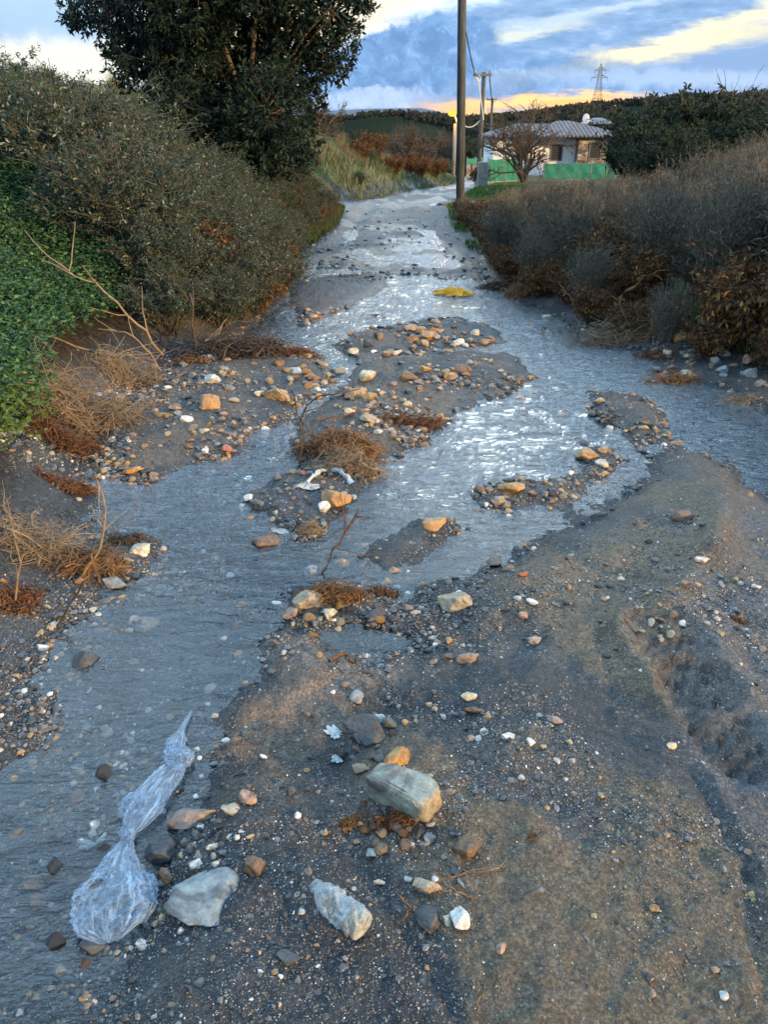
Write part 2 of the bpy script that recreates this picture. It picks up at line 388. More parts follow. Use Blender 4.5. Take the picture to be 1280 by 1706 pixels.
COL = mixc(c([.022, .032, .041]), c([.072, .086, .098]), .5 + n2 * 1.8)
COL = mixc(COL, c([.145, .108, .066]), sst(n1 + n2 * .4, .04, .24) * .6 * sst(LD, 0, .1))
COL = mixc(COL, c([.085, .092, .096]), BIG * sst(n3 + n1 * .5, -.02, .2) * .6)
bumps = fbm(GX * 2.2, GY * 2.2, 3, 61)
COL = mixc(COL, c([.24, .155, .07]), BIG * sst(bumps, .08, .25) * .6)
COL = mixc(COL, c([.042, .058, .070]), sst(-LD, -.02, .10))                       # stream bed silt
tip, _, _ = seg_dist(GX, GY, gpx(400, 1235), gpx(520, 1160)); COL = mixc(COL, c([.33, .20, .12]), np.exp(-(tip / .07)**2) * .75)
tip, _, _ = seg_dist(GX, GY, gpx(470, 1090), gpx(640, 1130)); COL = mixc(COL, c([.28, .22, .18]), np.exp(-(tip / .08)**2) * .6)
bb = sst(np.maximum(sdf(BARS[0], GX, GY), sdf(BARS[1], GX, GY)), .02, .2); COL = mixc(COL, c([.13, .095, .06]), bb * sst(n2 + n1, -.12, .15) * .75)
isl = sst(sdf(BARS[7], GX, GY), -.1, .2); COL = mixc(COL, c([.10, .075, .065]), isl * .7)
uu = GX * .8 + GY * .6 + fbm(GX * 1.2, GY * 1.2, 3, 60) * .8; band = fbm(uu * 3, (GX - GY) * .8, 4, 62)
COL = mixc(COL, c([.165, .122, .072]), BIG * sst(band, .0, .14) * .85); COL = mixc(COL, c([.026, .036, .046]), BIG * sst(-band, .02, .14) * .75)
silt = sst(sdf(px_poly([(1190, 850), (1290, 845), (1500, 1300), (1300, 1706), (1245, 1500), (1100, 1210), (1110, 1050), (1190, 960)]), GX, GY) + n2 * .1, -.02, .06)
COL = mixc(COL, c([.105, .122, .14]), silt * (.6 + n2))
rd = np.minimum(seg_dist(GX, GY, RUT[0], RUT[1])[0], seg_dist(GX, GY, RUT[1], RUT[2])[0]); COL = mixc(COL, c([.03, .034, .036]), sst(.10 - rd, 0, .03) * (.45 + n2 * 2))  # tread shade put into the colour, the ruts themselves stay shallow
bank = sst(np.maximum(BL, BR), .05, .5); COL = mixc(COL, c([.060, .045, .030]), bank)
mg = sst(MO, .15, .5); gn = fbm(GX * .7, GY * .7, 4, 104)
COL = mixc(COL, mixc(c([.075, .125, .050]), c([.19, .19, .12]), .5 + gn * 2.5 + sst(MO, .8, 3) * .3), mg)
verge = sst(BR, -.15, .15) * sst(GY, 12, 14) * sst(2.2 - BR, 0, 1.2); COL = mixc(COL, c([.07, .14, .025]), verge * sst(n1, -.12, .05))
pave = sst(-np.maximum(MO, BR), -.05, .3) * sst(GY, 16, 22); COL = mixc(COL, c([.060, .065, .072]), pave * (.5 + n1))
far = sst(np.hypot(GX, GY), 60, 110)
fld = fbm(GX / 55., GY / 90., 4, 105); fl2 = fbm(GX / 9., GY / 14., 4, 106)
FC = mixc(c([.020, .026, .018]), c([.045, .045, .028]), .45 + fld * 2.6); FC = mixc(FC, c([.018, .028, .016]), sst(fl2, 0, .2) * .8)
rows = np.abs(np.sin(GX / 4.6 + GY / 30. + fbm(GX / 30., GY / 30., 2, 9) * 6)); FC = mixc(FC, c([.06, .058, .040]), sst(fld, .06, .1) * (rows > .7) * .5)
COL = mixc(COL, c([.13, .12, .075]), sst(BR, .3, .8) * sst(GY, 13, 16) * .8)
COL = mixc(COL, FC, far)
gravel = np.clip(.35 + .8 * sst(n1 + n2, -.1, .3) + .4 * (BIG < .1), 0, 1) * sst(-bank - mg, -.8, -.2) * (1 - far)
wet = sst(.16 - np.abs(LD), 0, .16) + sst(n3, 0, .2) * .4 + pave * sst(fbm(GX * 2.2, GY * .8, 3, 107), -.05, .1)
me = mesh('ground', np.stack([GX, GY, GZ], -1).reshape(-1, 3), grid_faces(*GX.shape), COL.reshape(-1, 3))
attr(me, 'msk', np.stack([gravel, np.clip(wet, 0, 1), np.clip(bank + mg + far, 0, 1)], -1).reshape(-1, 3))
m, q, out = new_mat('wet_sand')
tco = q.n('ShaderNodeTexCoord').outputs['Object']
sp = q.n('ShaderNodeSeparateColor'); q.put(sp.inputs[0], attrn(q, 'msk')); gv, wt, vg = sp.outputs[0], sp.outputs[1], sp.outputs[2]
def vor(scale, feat='F1'):
    v = q.n('ShaderNodeTexVoronoi', feature=feat); q.put(v.inputs['Vector'], tco); v.inputs['Scale'].default_value = scale; return v
v1, v2 = vor(62), vor(150)
pt_ = q.ss(q.noise(tco, 5.5, 4, .65, .8), .42, .62); n = q.noise(tco, 38, 6, .7); nf = q.noise(tco, 130, 4, .75)
sc = q.n('ShaderNodeSeparateColor'); q.put(sc.inputs[0], v1.outputs['Color'])
sc2 = q.n('ShaderNodeSeparateColor'); q.put(sc2.inputs[0], v2.outputs['Color'])
basec = q.mix(1.0, attrn(q), q.ramp(n, [(.25, (.35, .37, .40)), (.5, (.9, .9, .9)), (.72, (1.8, 1.75, 1.65))]), 'MULTIPLY')
basec = q.mix(q.ss(nf, .42, .64), q.mix(1.0, basec, (.62, .62, .64), 'MULTIPLY'), q.mix(1.0, basec, (1.6, 1.6, 1.58), 'MULTIPLY'))
st1 = q.m('MULTIPLY', q.m('MULTIPLY', q.ss(sc.outputs[0], .80, .84), q.ss(v1.outputs['Distance'], .50, .40)), q.m('MULTIPLY', gv, pt_))
st2 = q.m('MULTIPLY', q.m('MULTIPLY', q.ss(sc2.outputs[0], .62, .66), q.ss(v2.outputs['Distance'], .46, .38)), q.m('MULTIPLY', q.m('ADD', .3, q.m('MULTIPLY', pt_, .7)), q.m('SUBTRACT', 1.0, vg)))
stc = q.ramp(sc.outputs[1], [(.0, (.08, .085, .10)), (.3, (.20, .21, .22)), (.6, (.32, .26, .20)), (.8, (.36, .22, .15)), (1, (.62, .60, .56))])
stc2 = q.ramp(sc2.outputs[1], [(.0, (.05, .055, .065)), (.5, (.17, .17, .17)), (.8, (.24, .20, .16)), (1, (.45, .45, .43))])
basec = q.mix(st2, basec, stc2); basec = q.mix(st1, basec, stc)
hgt = q.m('ADD', q.m('ADD', q.m('MULTIPLY', n, .5), q.m('MULTIPLY', nf, .55)), q.m('ADD', q.m('MULTIPLY', st1, .5), q.m('MULTIPLY', st2, .25)))
rgh = q.m('ADD', q.m('MULTIPLY', wt, -.40), q.m('ADD', .62, q.m('MULTIPLY', vg, .5)))
principled(q, out, basec, rgh, q.m('MULTIPLY', q.m('SUBTRACT', 1.0, vg), .5), hgt, 1.0, .022)
obj('ground', me, m, kind='structure')
# ---------------------------------------------------------------- water sheet over the stream bed
wax = axis(-5.5, 6.5, .008, .0065); way = axis(-1.2, 18.5, .006, .0042)
X, Y = np.meshgrid(wax, way); Z0 = H(X, Y)
rap = sst(Y, 2.2, 4.2)
flow = fbm(X * .9, Y * .5, 3, 201) * 2
dm = 1 - .35 * sst(Y, 7.5, 9.5)
Uw = X + fbm(X * 1.9, Y * 1.3, 3, 221) * .75 + fbm(X * 7, Y * 7, 2, 224) * .10; Vw = Y + fbm(X * 1.6 + 4, Y * 1.2, 3, 231) * .75 + fbm(X * 6, Y * 5, 2, 234) * .12
r1 = 1 - np.abs(fbm(Uw * 5.5 + Vw * 2, Vw * 10 - Uw * 2.4, 3, 202, .5)) * 4; r2 = fbm(Uw * 13 - Vw * 5, Vw * 24 + Uw * 6, 2, 205) 
wz = (r1 - .5) * (.0013 + .0069 * rap) * dm + r2 * (.003 + .0085 * rap) * dm * sst(9 - Y, 0, 4)
wz += fbm(X * 2.2, Y * 4, 2, 203) * .010 * rap + fbm(X * 26, Y * 40, 2, 207) * .0016 * sst(5 - Y, 0, 3)
wz += fbm(X * 7 + Y * 3, Y * 7 - X * 3, 3, 209) * .005
wz = wz - .07 * sst(Y, 13.0, 14.4)
wz = wz * sst(.0 - (Z0 - .012), -.012, .03) - .004
keepv = Z0 < wz + .012
kf = keepv[:-1, :-1] | keepv[1:, :-1] | keepv[:-1, 1:] | keepv[1:, 1:]
wf = grid_faces(*X.shape, keep=kf); used, inv = np.unique(wf, return_inverse=True)
wv = np.stack([X, Y, wz], -1).reshape(-1, 3)[used]
wme = mesh('water', wv, inv.reshape(-1, 4))
turb = (np.clip(.5 + fbm(X * 1.3, Y * .8, 3, 204) * 2.5, 0, 1) * (.12 + .30 * rap) + .58 * rap)
attr(wme, 'col', turb.reshape(-1)[used])
m, q, out = new_mat('stream_water'); tco = q.n('ShaderNodeTexCoord').outputs['Object']
st = q.vm('MULTIPLY', tco, (1.0, 2.3, 1.0))
h1 = q.noise(st, 9, 4, .6, 1.0); h2 = q.noise(st, 26, 3, .6, .6)
bn = q.n('ShaderNodeBump'); sepc = q.n('ShaderNodeSeparateColor'); q.put(sepc.inputs[0], attrn(q)); q.put(bn.inputs['Strength'], q.m('ADD', .12, q.m('MULTIPLY', sepc.outputs[0], .85))); bn.inputs['Distance'].default_value = .035
q.put(bn.inputs['Height'], q.m('ADD', h1, q.m('MULTIPLY', h2, .35)))
fr = q.n('ShaderNodeFresnel'); fr.inputs['IOR'].default_value = 1.65; q.put(fr.inputs['Normal'], bn.outputs[0])
gl = q.n('ShaderNodeBsdfGlossy'); gl.inputs['Roughness'].default_value = .05; q.put(gl.inputs['Normal'], bn.outputs[0]); gl.inputs[0].default_value = (1, 1, 1, 1)
tr = q.n('ShaderNodeBsdfTransparent'); tr.inputs[0].default_value = (.80, .87, .90, 1)
df = q.n('ShaderNodeBsdfDiffuse'); df.inputs[0].default_value = (.08, .14, .19, 1)
sepc = q.n('ShaderNodeSeparateColor'); q.put(sepc.inputs[0], attrn(q))
mx = q.n('ShaderNodeMixShader'); q.put(mx.inputs[0], q.m('ADD', .0, q.m('MULTIPLY', sepc.outputs[0], .30)))
q.t.links.new(tr.outputs[0], mx.inputs[1]); q.t.links.new(df.outputs[0], mx.inputs[2])
mx2 = q.n('ShaderNodeMixShader'); q.put(mx2.inputs[0], q.m('MINIMUM', q.m('ADD', q.m('MULTIPLY', fr.outputs[0], q.m('ADD', .55, q.m('MULTIPLY', sepc.outputs[0], .95))), q.m('MULTIPLY', sepc.outputs[0], .06)), 1.0))
q.t.links.new(mx.outputs[0], mx2.inputs[1]); q.t.links.new(gl.outputs[0], mx2.inputs[2]); q.t.links.new(mx2.outputs[0], out.inputs[0])
obj('water', wme, m, kind='structure')
# ---------------------------------------------------------------- stones
import bmesh
def ico(sub):
    bm = bmesh.new(); bmesh.ops.create_icosphere(bm, subdivisions=sub, radius=1)
    V = np.array([v.co[:] for v in bm.verts]); Fa = np.array([[v.index for v in f.verts] for f in bm.faces]); bm.free(); return V, Fa
ICO = {k: ico(k) for k in (1, 2, 3, 4, 5)}
def n3(V, f, s): return (fbm(V[:, 0] * f + V[:, 2] * f * .7, V[:, 1] * f - V[:, 2] * f * .6, 3, s) + fbm(V[:, 2] * f + 5, V[:, 0] * f - V[:, 1] * f * .5, 3, s + 7))
def rock_shape(seed, sub=4, ang=.75, cuts=12, rough=.06, box=0.0):
    rs = np.random.RandomState(seed); V, Fa = ICO[sub]; V = V.copy()
    if box:
        V = np.sign(V) * np.abs(V) ** (1 - .72 * box); V /= np.abs(V).max()
    for i in range(cuts):
        nrm = rs.normal(size=3); nrm /= np.linalg.norm(nrm); d = rs.uniform(ang * .58, .84) if not box else rs.uniform(1.25, 1.5)
        k = np.maximum(V @ nrm - d, 0); V -= k[:, None] * nrm * .94
    r = 1 + n3(V, 1.3, seed) * rough * 3 + n3(V, 4.5, seed + 3) * rough * 1.3 + (n3(V, 12, seed + 5) * rough * .5 if sub > 3 else 0)
    return V * r[:, None], Fa
def rock_mat(name, c1, c2, c3, rough=.45, scale=14, spots=.5):
    m, q, out = new_mat(name); t = q.n('ShaderNodeTexCoord').outputs['Object']
    oi = q.n('ShaderNodeObjectInfo'); rnd = oi.outputs['Random']
    t = q.vm('ADD', t, q.comb(q.m('MULTIPLY', rnd, 13.0), q.m('MULTIPLY', rnd, 7.0), 0.0))
    n = q.noise(t, scale, 6, .65, .6); nb = q.noise(t, scale * 5, 5, .7); ns = q.noise(t, scale * .4, 3, .5, 1.0)
    cc = q.ramp(n, [(.3, c1), (.52, c2), (.72, c3)])
    cc = q.mix(q.m('MULTIPLY', q.ss(ns, .45, .62), spots), cc, c3)
    cc = q.mix(1.0, cc, q.ramp(nb, [(.3, (.5, .5, .5)), (.6, (1.1, 1.1, 1.1)), (.8, (1.5, 1.45, 1.4))]), 'MULTIPLY')
    cc = q.mix(q.m('MULTIPLY', q.ss(q.noise(t, scale * .9, 4, .7, .4), .54, .66), .75), cc, (.055, .056, .058))
    principled(q, out, cc, rough, .5, q.m('ADD', n, q.m('MULTIPLY', nb, .45)), .9, .012); return m
RM = {
 'ochre': rock_mat('lamp_warmed_ochre_stone', (.24, .11, .03), (.52, .28, .08), (.34, .22, .12)),  # stone's own orange plus warm lamp light put into the base
 'tan': rock_mat('tan_stone', (.22, .16, .10), (.42, .32, .20), (.50, .42, .32)),
 'brown': rock_mat('brown_stone', (.09, .05, .03), (.24, .13, .06), (.17, .14, .11)),
 'grey': rock_mat('grey_stone', (.12, .13, .13), (.24, .25, .25), (.34, .34, .32)),
 'slab': rock_mat('slab_grey_stone', (.13, .155, .165), (.20, .235, .245), (.30, .34, .34), .5, 7),
 'pale': rock_mat('pale_grey_stone', (.22, .26, .27), (.34, .38, .39), (.46, .49, .49), .5, 9),
 'dark': rock_mat('dark_wet_stone', (.025, .028, .034), (.060, .065, .072), (.10, .10, .10), .3),
 'white': rock_mat('white_quartz', (.42, .40, .36), (.66, .64, .60), (.78, .76, .72), .4),
 'cream': rock_mat('cream_stone', (.40, .30, .18), (.60, .50, .34), (.68, .62, .50)),
 'pink': rock_mat('pink_stone', (.24, .12, .08), (.38, .23, .16), (.44, .34, .27)),
 'red': rock_mat('brick_red_stone', (.30, .07, .03), (.46, .13, .06), (.38, .16, .10), .55),
 'green': rock_mat('greenish_grey_stone', (.18, .19, .15), (.32, .34, .28), (.40, .24, .10), .4, 7),  # grey-green stone; the orange tone paints in warm lamp light
 'rust': rock_mat('rust_streaked_stone', (.16, .08, .04), (.30, .20, .14), (.26, .24, .22), .45, 9),
}
ROCK_N = [0]
def rock(px, py, w, h, style, label, name='stone', cat='stone', ang=.75, rz=None, box=0.0, hz=.66, sink=.34, sub=None, seed=None):
    ROCK_N[0] += 1; seed = seed or 1000 + ROCK_N[0] * 17
    p = G(px, py + h * .18); dp = depth(p); pm = F / dp
    a = math.atan2(CAMH - p.z, math.hypot(p.x, p.y))
    sx = w / pm / 2 * 1.08; hm = h / pm
    sy = hm / (math.sin(a) + hz * math.cos(a) * .8) / 2 * 1.1; sy = min(max(sy, sx * .45), sx * 2.2); sz = min(sx, sy) * hz * 1.1
    V, Fa = rock_shape(seed, sub or (5 if w > 55 else 4 if w > 22 else 3), ang, 15 if w > 20 else 9, .075, box)
    r = R(rz) if rz is not None else random.Random(seed).uniform(-.5, .5)
    if rz is not None: V = V * np.array([max(sx, sy), min(sx, sy), sz])
    else: V = V * np.array([sx, sy, sz])
    me = mesh(name, V, Fa, smooth=True)
    zc = float(H(p.x, p.y))
    o = obj(name, me, RM[style], None, label, cat, None, None, (p.x, p.y, zc + sz * (1 - 2 * sink)))
    o.rotation_euler = (random.Random(seed + 1).uniform(-.12, .12), random.Random(seed + 2).uniform(-.12, .12), r)
    return o
ROCKS = [
 (325,1358,86,54,'rust','rusty brown rock with grey top, right of the knotted plastic bag'),
 (388,1347,40,28,'tan','small tan rock touching the right end of the rusty brown rock'),
 (411,1329,38,34,'pink','dull red rock half sunk in mud beyond the rusty brown rock'),
 (334,1518,24,24,'tan','round spotted pebble lying on the big pale grey slab'),
 (329,1438,24,28,'white','small whitish angular stone just above the big pale grey slab'),
 (355,1415,20,13,'cream','oval cream pebble between the rusty rock and the pale grey slab'),
 (427,1443,48,46,'brown','brown pyramid-shaped rock to the right of the pale grey slab'),
 (262,1420,62,66,'dark','big blackish wet rock beside the narrow waist of the plastic bag'),
 (277,1458,34,30,'brown','dark brown wet stone below the blackish rock by the bag'),
 (237,1577,34,24,'white','knobbly white stone at the lower right edge of the plastic bag'),
 (157,1373,18,24,'white','small white stone under shallow water left of the plastic bag'),
 (142,1407,44,20,'pale','long pale stone under shallow water left of the plastic bag'),
 (485,1317,20,22,'dark','small round black stone on bare mud right of the rusty brown rock'),
 (496,1359,13,17,'white','white egg-shaped pebble on the mud midway between the rusty rock and the long squared stone'),
 (483,1602,42,32,'dark','black wet stone on the mud left of the bottle base'),
 (605,1216,74,62,'dark','dark grey blocky rock at the top of the central rock cluster'),
 (628,1198,34,20,'pale','flat pale grey stone on the back edge of the dark blocky rock'),
 (660,1259,50,62,'ochre','upright brown rock touching the dark blocky rock'),
 (600,1284,40,26,'rust','small orange and grey rock below the dark blocky rock'),
 (714,1398,26,24,'grey','round speckled grey stone below the end of the long squared stone'),
 (718,1378,22,16,'tan','small tan pebble near the lower end of the long squared stone'),
 (773,1413,50,54,'brown','brown-grey rock half buried in dark mud above the oval rock with twigs'),
 (711,1480,60,44,'tan','oval tan rock with dry twigs lying across it'),
 (745,1536,20,28,'cream','smooth egg-shaped pebble beside the white pointed stone'),
 (768,1531,38,52,'white','white pointed stone like a broken tile near the bottom'),
 (716,1530,44,60,'dark','flat dark slab just below the oval rock with twigs'),
 (634,1416,26,24,'brown','brown stone by the small blue-grey stone below the leaf litter'),
 (619,1420,22,26,'pale','small blue-grey stone among the litter below the long squared stone'),
 (596,1408,14,12,'ochre','bright orange pebble left of the litter under the long squared stone'),
 (633,1473,26,14,'cream','flat cream chip between the bottle and the oval rock'),
 (835,1583,28,24,'pink','speckled pink pebble right of the white pointed stone'),
 (1088,1519,18,18,'ochre','round brown pebble alone on the dark sand at lower right'),
 (1203,1657,18,22,'white','white pebble near the lower right corner'),
 (1192,1614,18,14,'pink','pinkish pebble above the white pebble of the lower right corner'),
 (1118,1245,20,16,'cream','cream pebble on the smooth sand left of the long wheel groove'),
 (922,1200,32,22,'pink','flat brown-pink stone on the sand right of centre'),
 (850,1227,32,20,'white','whitish rounded stone beside a second smaller white pebble'),
 (884,1236,16,18,'white','small white pebble just right of the whitish rounded stone'),
 (783,1163,30,22,'cream','white and orange stone above a flat brown stone'),
 (794,1184,36,16,'brown','flat brown stone directly below the white and orange stone'),
 (782,1096,48,20,'rust','group of elongated orange and dark stone shard on the dark gravel'),
 (748,1094,24,20,'brown','brown stone left of the elongated orange shard'),
 (890,1070,22,18,'pink','squarish pinkish stone on the sand right of the elongated shard'),
 (873,1028,20,16,'pink','small pink stone below the rock with the brick-red piece'),
 (755,1001,64,50,'green','wedge-shaped rock, grey-green above and orange below, at the water edge'),
 (822,935,40,32,'brown','brown rock on the bar edge below the round grey-white stone'),
 (807,911,26,15,'pale','pale grey stone standing in water at the sand bar edge'),
 (898,891,26,11,'pale','flat pale stone on the edge of the big sand bar'),
 (871,957,22,15,'red','brick-red broken piece on the sand bar'),
 (850,948,26,18,'brown','mossy brown stone beside the brick-red broken piece'),
 (998,858,38,15,'dark','flat dark grey stone on the upper part of the big sand bar'),
 (1138,858,40,28,'brown','brown rounded rock half buried near the orange sand rim'),
 (1168,931,32,18,'white','flat white stone in the grey silt at the right'),
 (1258,977,18,13,'white','white pebble in the grey silt below the flat white stone'),
 (1137,1043,18,13,'white','bright white pebble above the tyre ruts'),
 (726,873,48,28,'ochre','orange-brown rock at the top of the narrow gravel islet'),
 (854,812,52,28,'ochre','bright orange rock with a flat top on the thin gravel spit'),
 (801,815,32,32,'brown','dark brown upright stone left of the bright orange flat-topped rock'),
 (832,835,20,16,'tan','small tan stone below the bright orange flat-topped rock'),
 (657,953,24,16,'pink','pink stone in the water next to a round orange one'),
 (645,973,20,20,'ochre','round orange stone just below the pink stone in the water'),
 (562,828,60,42,'ochre','large orange-brown boulder with water pooled beneath it'),
 (541,844,24,28,'white','white veined quartz stone in front of the large orange-brown boulder'),
 (445,904,54,42,'brown','angular brown rock standing alone in the stream'),
 (466,887,34,16,'pale','pale flat stone behind the angular brown rock in the stream'),
 (413,828,16,22,'white','white upright stone at the left tip of the dark gravel islet'),
 (427,838,24,28,'dark','dark brown stone right behind the white upright stone'),
 (505,790,18,13,'red','small red stone above the dark gravel islet'),
 (507,1001,62,46,'tan','rounded grey and yellow boulder beside the root tangle'),
 (483,1022,34,32,'pink','reddish white stone leaning on the rounded grey and yellow boulder'),
 (548,1023,32,26,'cream','cream cube-like stone below the root tangle'),
 (625,1021,42,30,'dark','dark grey block with a flat top right of the root tangle'),
 (519,948,26,32,'grey','upright grey stone above the rounded grey and yellow boulder'),
 (571,938,32,20,'ochre','orange-ended stone in the water right of the upright grey stone'),
 (396,1041,28,20,'brown','small brown rock in the middle of the near stream'),
 (238,1038,60,36,'grey','mottled grey rock poking out of the stream at the left'),
 (236,914,40,30,'cream','white and yellow stone at the tip of the stick pile'),
 (135,966,26,22,'brown','brown stone under the stick pile'),
 (187,968,52,26,'grey','flat grey stone right below the stick pile'),
 (72,1079,26,18,'white','smooth white stone on the left shore'),
 (140,1100,56,44,'dark','black rock under fast water near the left shore'),
 (348,672,44,30,'ochre','reddish-brown sloping rock on the left gravel bar'),
 (462,655,60,30,'ochre','long brown wedge rock with a pale upper edge on the left gravel bar'),
 (352,633,36,20,'white','white block at the back of the left gravel bar'),
 (310,698,24,15,'white','white stone at the lower left of the reddish-brown sloping rock'),
 (289,679,28,15,'tan','tan stone left of the reddish-brown sloping rock'),
 (272,692,30,10,'ochre','thin orange stone at the left edge of the left gravel bar'),
 (341,717,18,14,'cream','round cream pebble in the middle of the left gravel bar'),
 (343,751,16,12,'white','white pebble on the front edge of the left gravel bar'),
 (381,750,24,18,'red','reddish brown stone on the front edge of the left gravel bar'),
 (350,789,30,14,'white','white stone under water in front of the left gravel bar'),
 (218,786,38,14,'ochre','flat orange stone at the water edge of the left gravel bar'),
 (493,618,36,14,'pale','long pale stone at the back of the orange rubble'),
 (463,605,22,16,'brown','brown block at the back edge of the left gravel bar'),
 (475,581,14,11,'white','white pebble in front of the dark brushwood'),
 (372,616,20,14,'rust','orange and brown block near the blue rag'),
 (432,655,18,16,'cream','round cream stone left of the long brown wedge rock'),
 (609,627,44,28,'cream','knobbly yellow rock standing in the side channel'),
 (590,656,42,34,'ochre','rounded brown-orange boulder below the knobbly yellow rock'),
 (617,662,26,18,'ochre','small orange rock touching the rounded brown-orange boulder'),
 (677,628,34,19,'brown','flat-topped brown stone in the middle of the central bar'),
 (708,615,26,14,'ochre','bright orange stone at the back of the central bar'),
 (765,613,32,20,'brown','brown block on the right half of the central bar'),
 (748,628,30,16,'ochre','long orange rock below the brown block of the central bar'),
 (679,673,20,14,'cream','cream stone on top of the small pebble heap'),
 (585,686,26,22,'cream','whitish twin stone above the orange root mass'),
 (617,697,34,20,'tan','grey-tan rock right of the whitish twin stone'),
 (657,693,22,12,'cream','cream pebble on the narrow brown ridge'),
 (587,587,22,14,'cream','cream boulder at the left end of the rock pile'),
 (712,560,34,26,'ochre','tallest orange rock of the rock pile in the stream'),
 (690,566,26,18,'ochre','rounded orange rock leaning on the tallest one of the rock pile'),
 (681,548,26,14,'pink','pinkish rock at the back left of the rock pile'),
 (727,536,18,12,'pink','pink stone behind the rock pile'),
 (731,547,20,14,'brown','dark brown stone right behind the rock pile'),
 (765,570,20,12,'white','white rounded stone to the right of the rock pile'),
 (791,555,18,12,'cream','pale yellow round stone furthest right of the rock pile'),
 (660,588,28,12,'cream','pale flat stone at the front of the rock pile'),
 (880,543,20,15,'ochre','orange-brown stone alone in the stream near the right bank'),
 (889,563,26,11,'tan','flat tan stone in the stream near the right bank'),
 (903,576,22,9,'white','flat white stone below the flat tan one near the right bank'),
 (912,528,18,9,'cream','cream stone on the shore under the orange brush'),
 (887,774,24,18,'brown','grey-brown stone in the glittering stream above the gravel spit'),
 (780,769,26,15,'ochre','orange stone alone in the glittering stream'),
 (872,691,20,16,'brown','round brown stone in the glittering stream right of the central bar'),
 (868,667,14,12,'pink','small pink stone in the glittering stream right of the central bar'),
 (936,694,24,15,'ochre','orange pebble cluster rock in the stream beside the dark crescent bar'),
 (919,703,16,12,'pink','pinkish stone left of the orange pebble rock in the stream'),
 (961,711,22,12,'dark','dark stone in the stream right of the orange pebble rock'),
 (999,668,18,11,'tan','tan stone at the upper tip of the dark crescent bar'),
 (979,757,46,28,'ochre','big orange rock heading the gravel spit'),
 (1005,751,20,14,'ochre','small orange rock behind the big orange rock of the spit'),
 (1003,772,24,17,'cream','cream round stone right of the big orange rock of the spit'),
 (973,739,20,18,'dark','dark pointed stone behind the big orange rock of the spit'),
 (1137,561,42,24,'ochre','bright orange boulder at the foot of the right bank brush'),
 (1147,629,46,24,'cream','square yellow rock at the right end of the debris mat'),
 (1111,588,18,14,'cream','small cream stone under the bright orange boulder of the right bank'),
 (1147,594,26,14,'tan','tan stone below the bright orange boulder of the right bank'),
 (1170,588,26,20,'grey','grey square stone of the right bank stone row'),
 (1203,588,26,20,'pale','pale round stone of the right bank stone row'),
 (1192,602,24,18,'grey','grey stone with a lilac tint in the right bank stone row'),
 (1205,616,24,16,'pale','pale blue-grey stone at the front of the right bank stone row'),
 (1244,601,26,20,'pink','brown-pink stone near the right end of the stone row'),
 (1250,622,30,22,'grey','large grey stone low in the right end of the stone row'),
 (1267,640,22,18,'pink','pinkish stone at the far right of the stone row'),
 (1196,677,16,10,'cream','cream pebble in the right hand rivulet'),
 (1189,703,24,10,'cream','flat cream pebble in the right hand rivulet'),
 (1023,602,24,13,'tan','tan stone against the shore mud right of the stream'),
]
for t in ROCKS: rock(*t)
# special stones
rock(342, 1490, 124, 92, 'slab', 'big pale grey angular slab lying flat in the mud', 'slab_stone', ang=.95, hz=.26, sink=.35, seed=83)
rock(672, 1323, 112, 62, 'green', 'long squared stone, greenish grey with an orange-lit lower face', 'long_stone', ang=.95, rz=-38, box=1.0, hz=.75, sink=.15, seed=11)
rock(10, 441, 44, 44, 'grey', 'big grey boulder among the weeds at the left edge', 'boulder', 'boulder', seed=501, hz=.9)
rock(597, 1160, 26, 36, 'grey', 'upright grey-brown stone on the pale sand tongue', seed=502)
# repeats: generic stones in countable crops, one label per place
rs = np.random.RandomState(5)
GEN = [rock_shape(3000 + i, 3, .7, 9, .05) for i in range(10)]
GENM = {}
def stone_from(i, style):
    k = (i, style)
    if k not in GENM:
        GENM[k] = mesh('stone', GEN[i][0], GEN[i][1]); GENM[k].materials.append(RM[style])
    return GENM[k]
def scatter(n, cx, cy, rx, ry, s0, s1, styles, label, group, cat='pebble', name='pebble'):
    for k in range(n):
        while True:
            u, v = rs.normal(size=2) * .5
            if u * u + v * v < 1: break
        p = G(cx + u * rx, cy + v * ry); s = depth(p) / F * rs.uniform(s0, s1) / 2
        o = bpy.data.objects.new(name, stone_from(rs.randint(10), styles[rs.randint(len(styles))])); col.objects.link(o)
        sq = rs.uniform(.5, .8); o.scale = (s * rs.uniform(.9, 1.3), s * rs.uniform(.7, 1.05), s * sq)
        o.location = (p.x, p.y, p.z + s * sq * .3); o.rotation_euler = (rs.uniform(-.3, .3), rs.uniform(-.3, .3), rs.uniform(0, 6.3))
        o['label'] = label; o['category'] = cat; o['group'] = group
ALLS = ['ochre', 'tan', 'brown', 'grey', 'pale', 'white', 'cream', 'pink', 'dark', 'ochre']
scatter(26, 510, 638, 75, 36, 10, 22, ['ochre', 'ochre', 'cream', 'tan', 'brown'], 'small orange stone in the rubble heap at the right end of the left gravel bar', 'orange rubble heap')
scatter(26, 400, 650, 150, 45, 8, 18, ALLS, 'small pebble scattered over the back of the left gravel bar', 'pebbles of the left gravel bar')
scatter(22, 320, 715, 150, 50, 8, 17, ALLS, 'small pebble on the front slope of the left gravel bar', 'pebbles of the left gravel bar front')
scatter(28, 690, 565, 130, 32, 9, 22, ['ochre', 'cream', 'tan', 'ochre', 'dark'], 'small orange or dark stone in the rock pile across the stream', 'rock pile across the stream')
scatter(20, 775, 625, 120, 35, 7, 16, ALLS, 'small stone on the gravelly right half of the central bar', 'stones of the central bar')
scatter(14, 680, 675, 50, 22, 7, 14, ['cream', 'tan', 'white', 'brown'], 'pale pebble of the little heap on the central bar', 'little pebble heap')
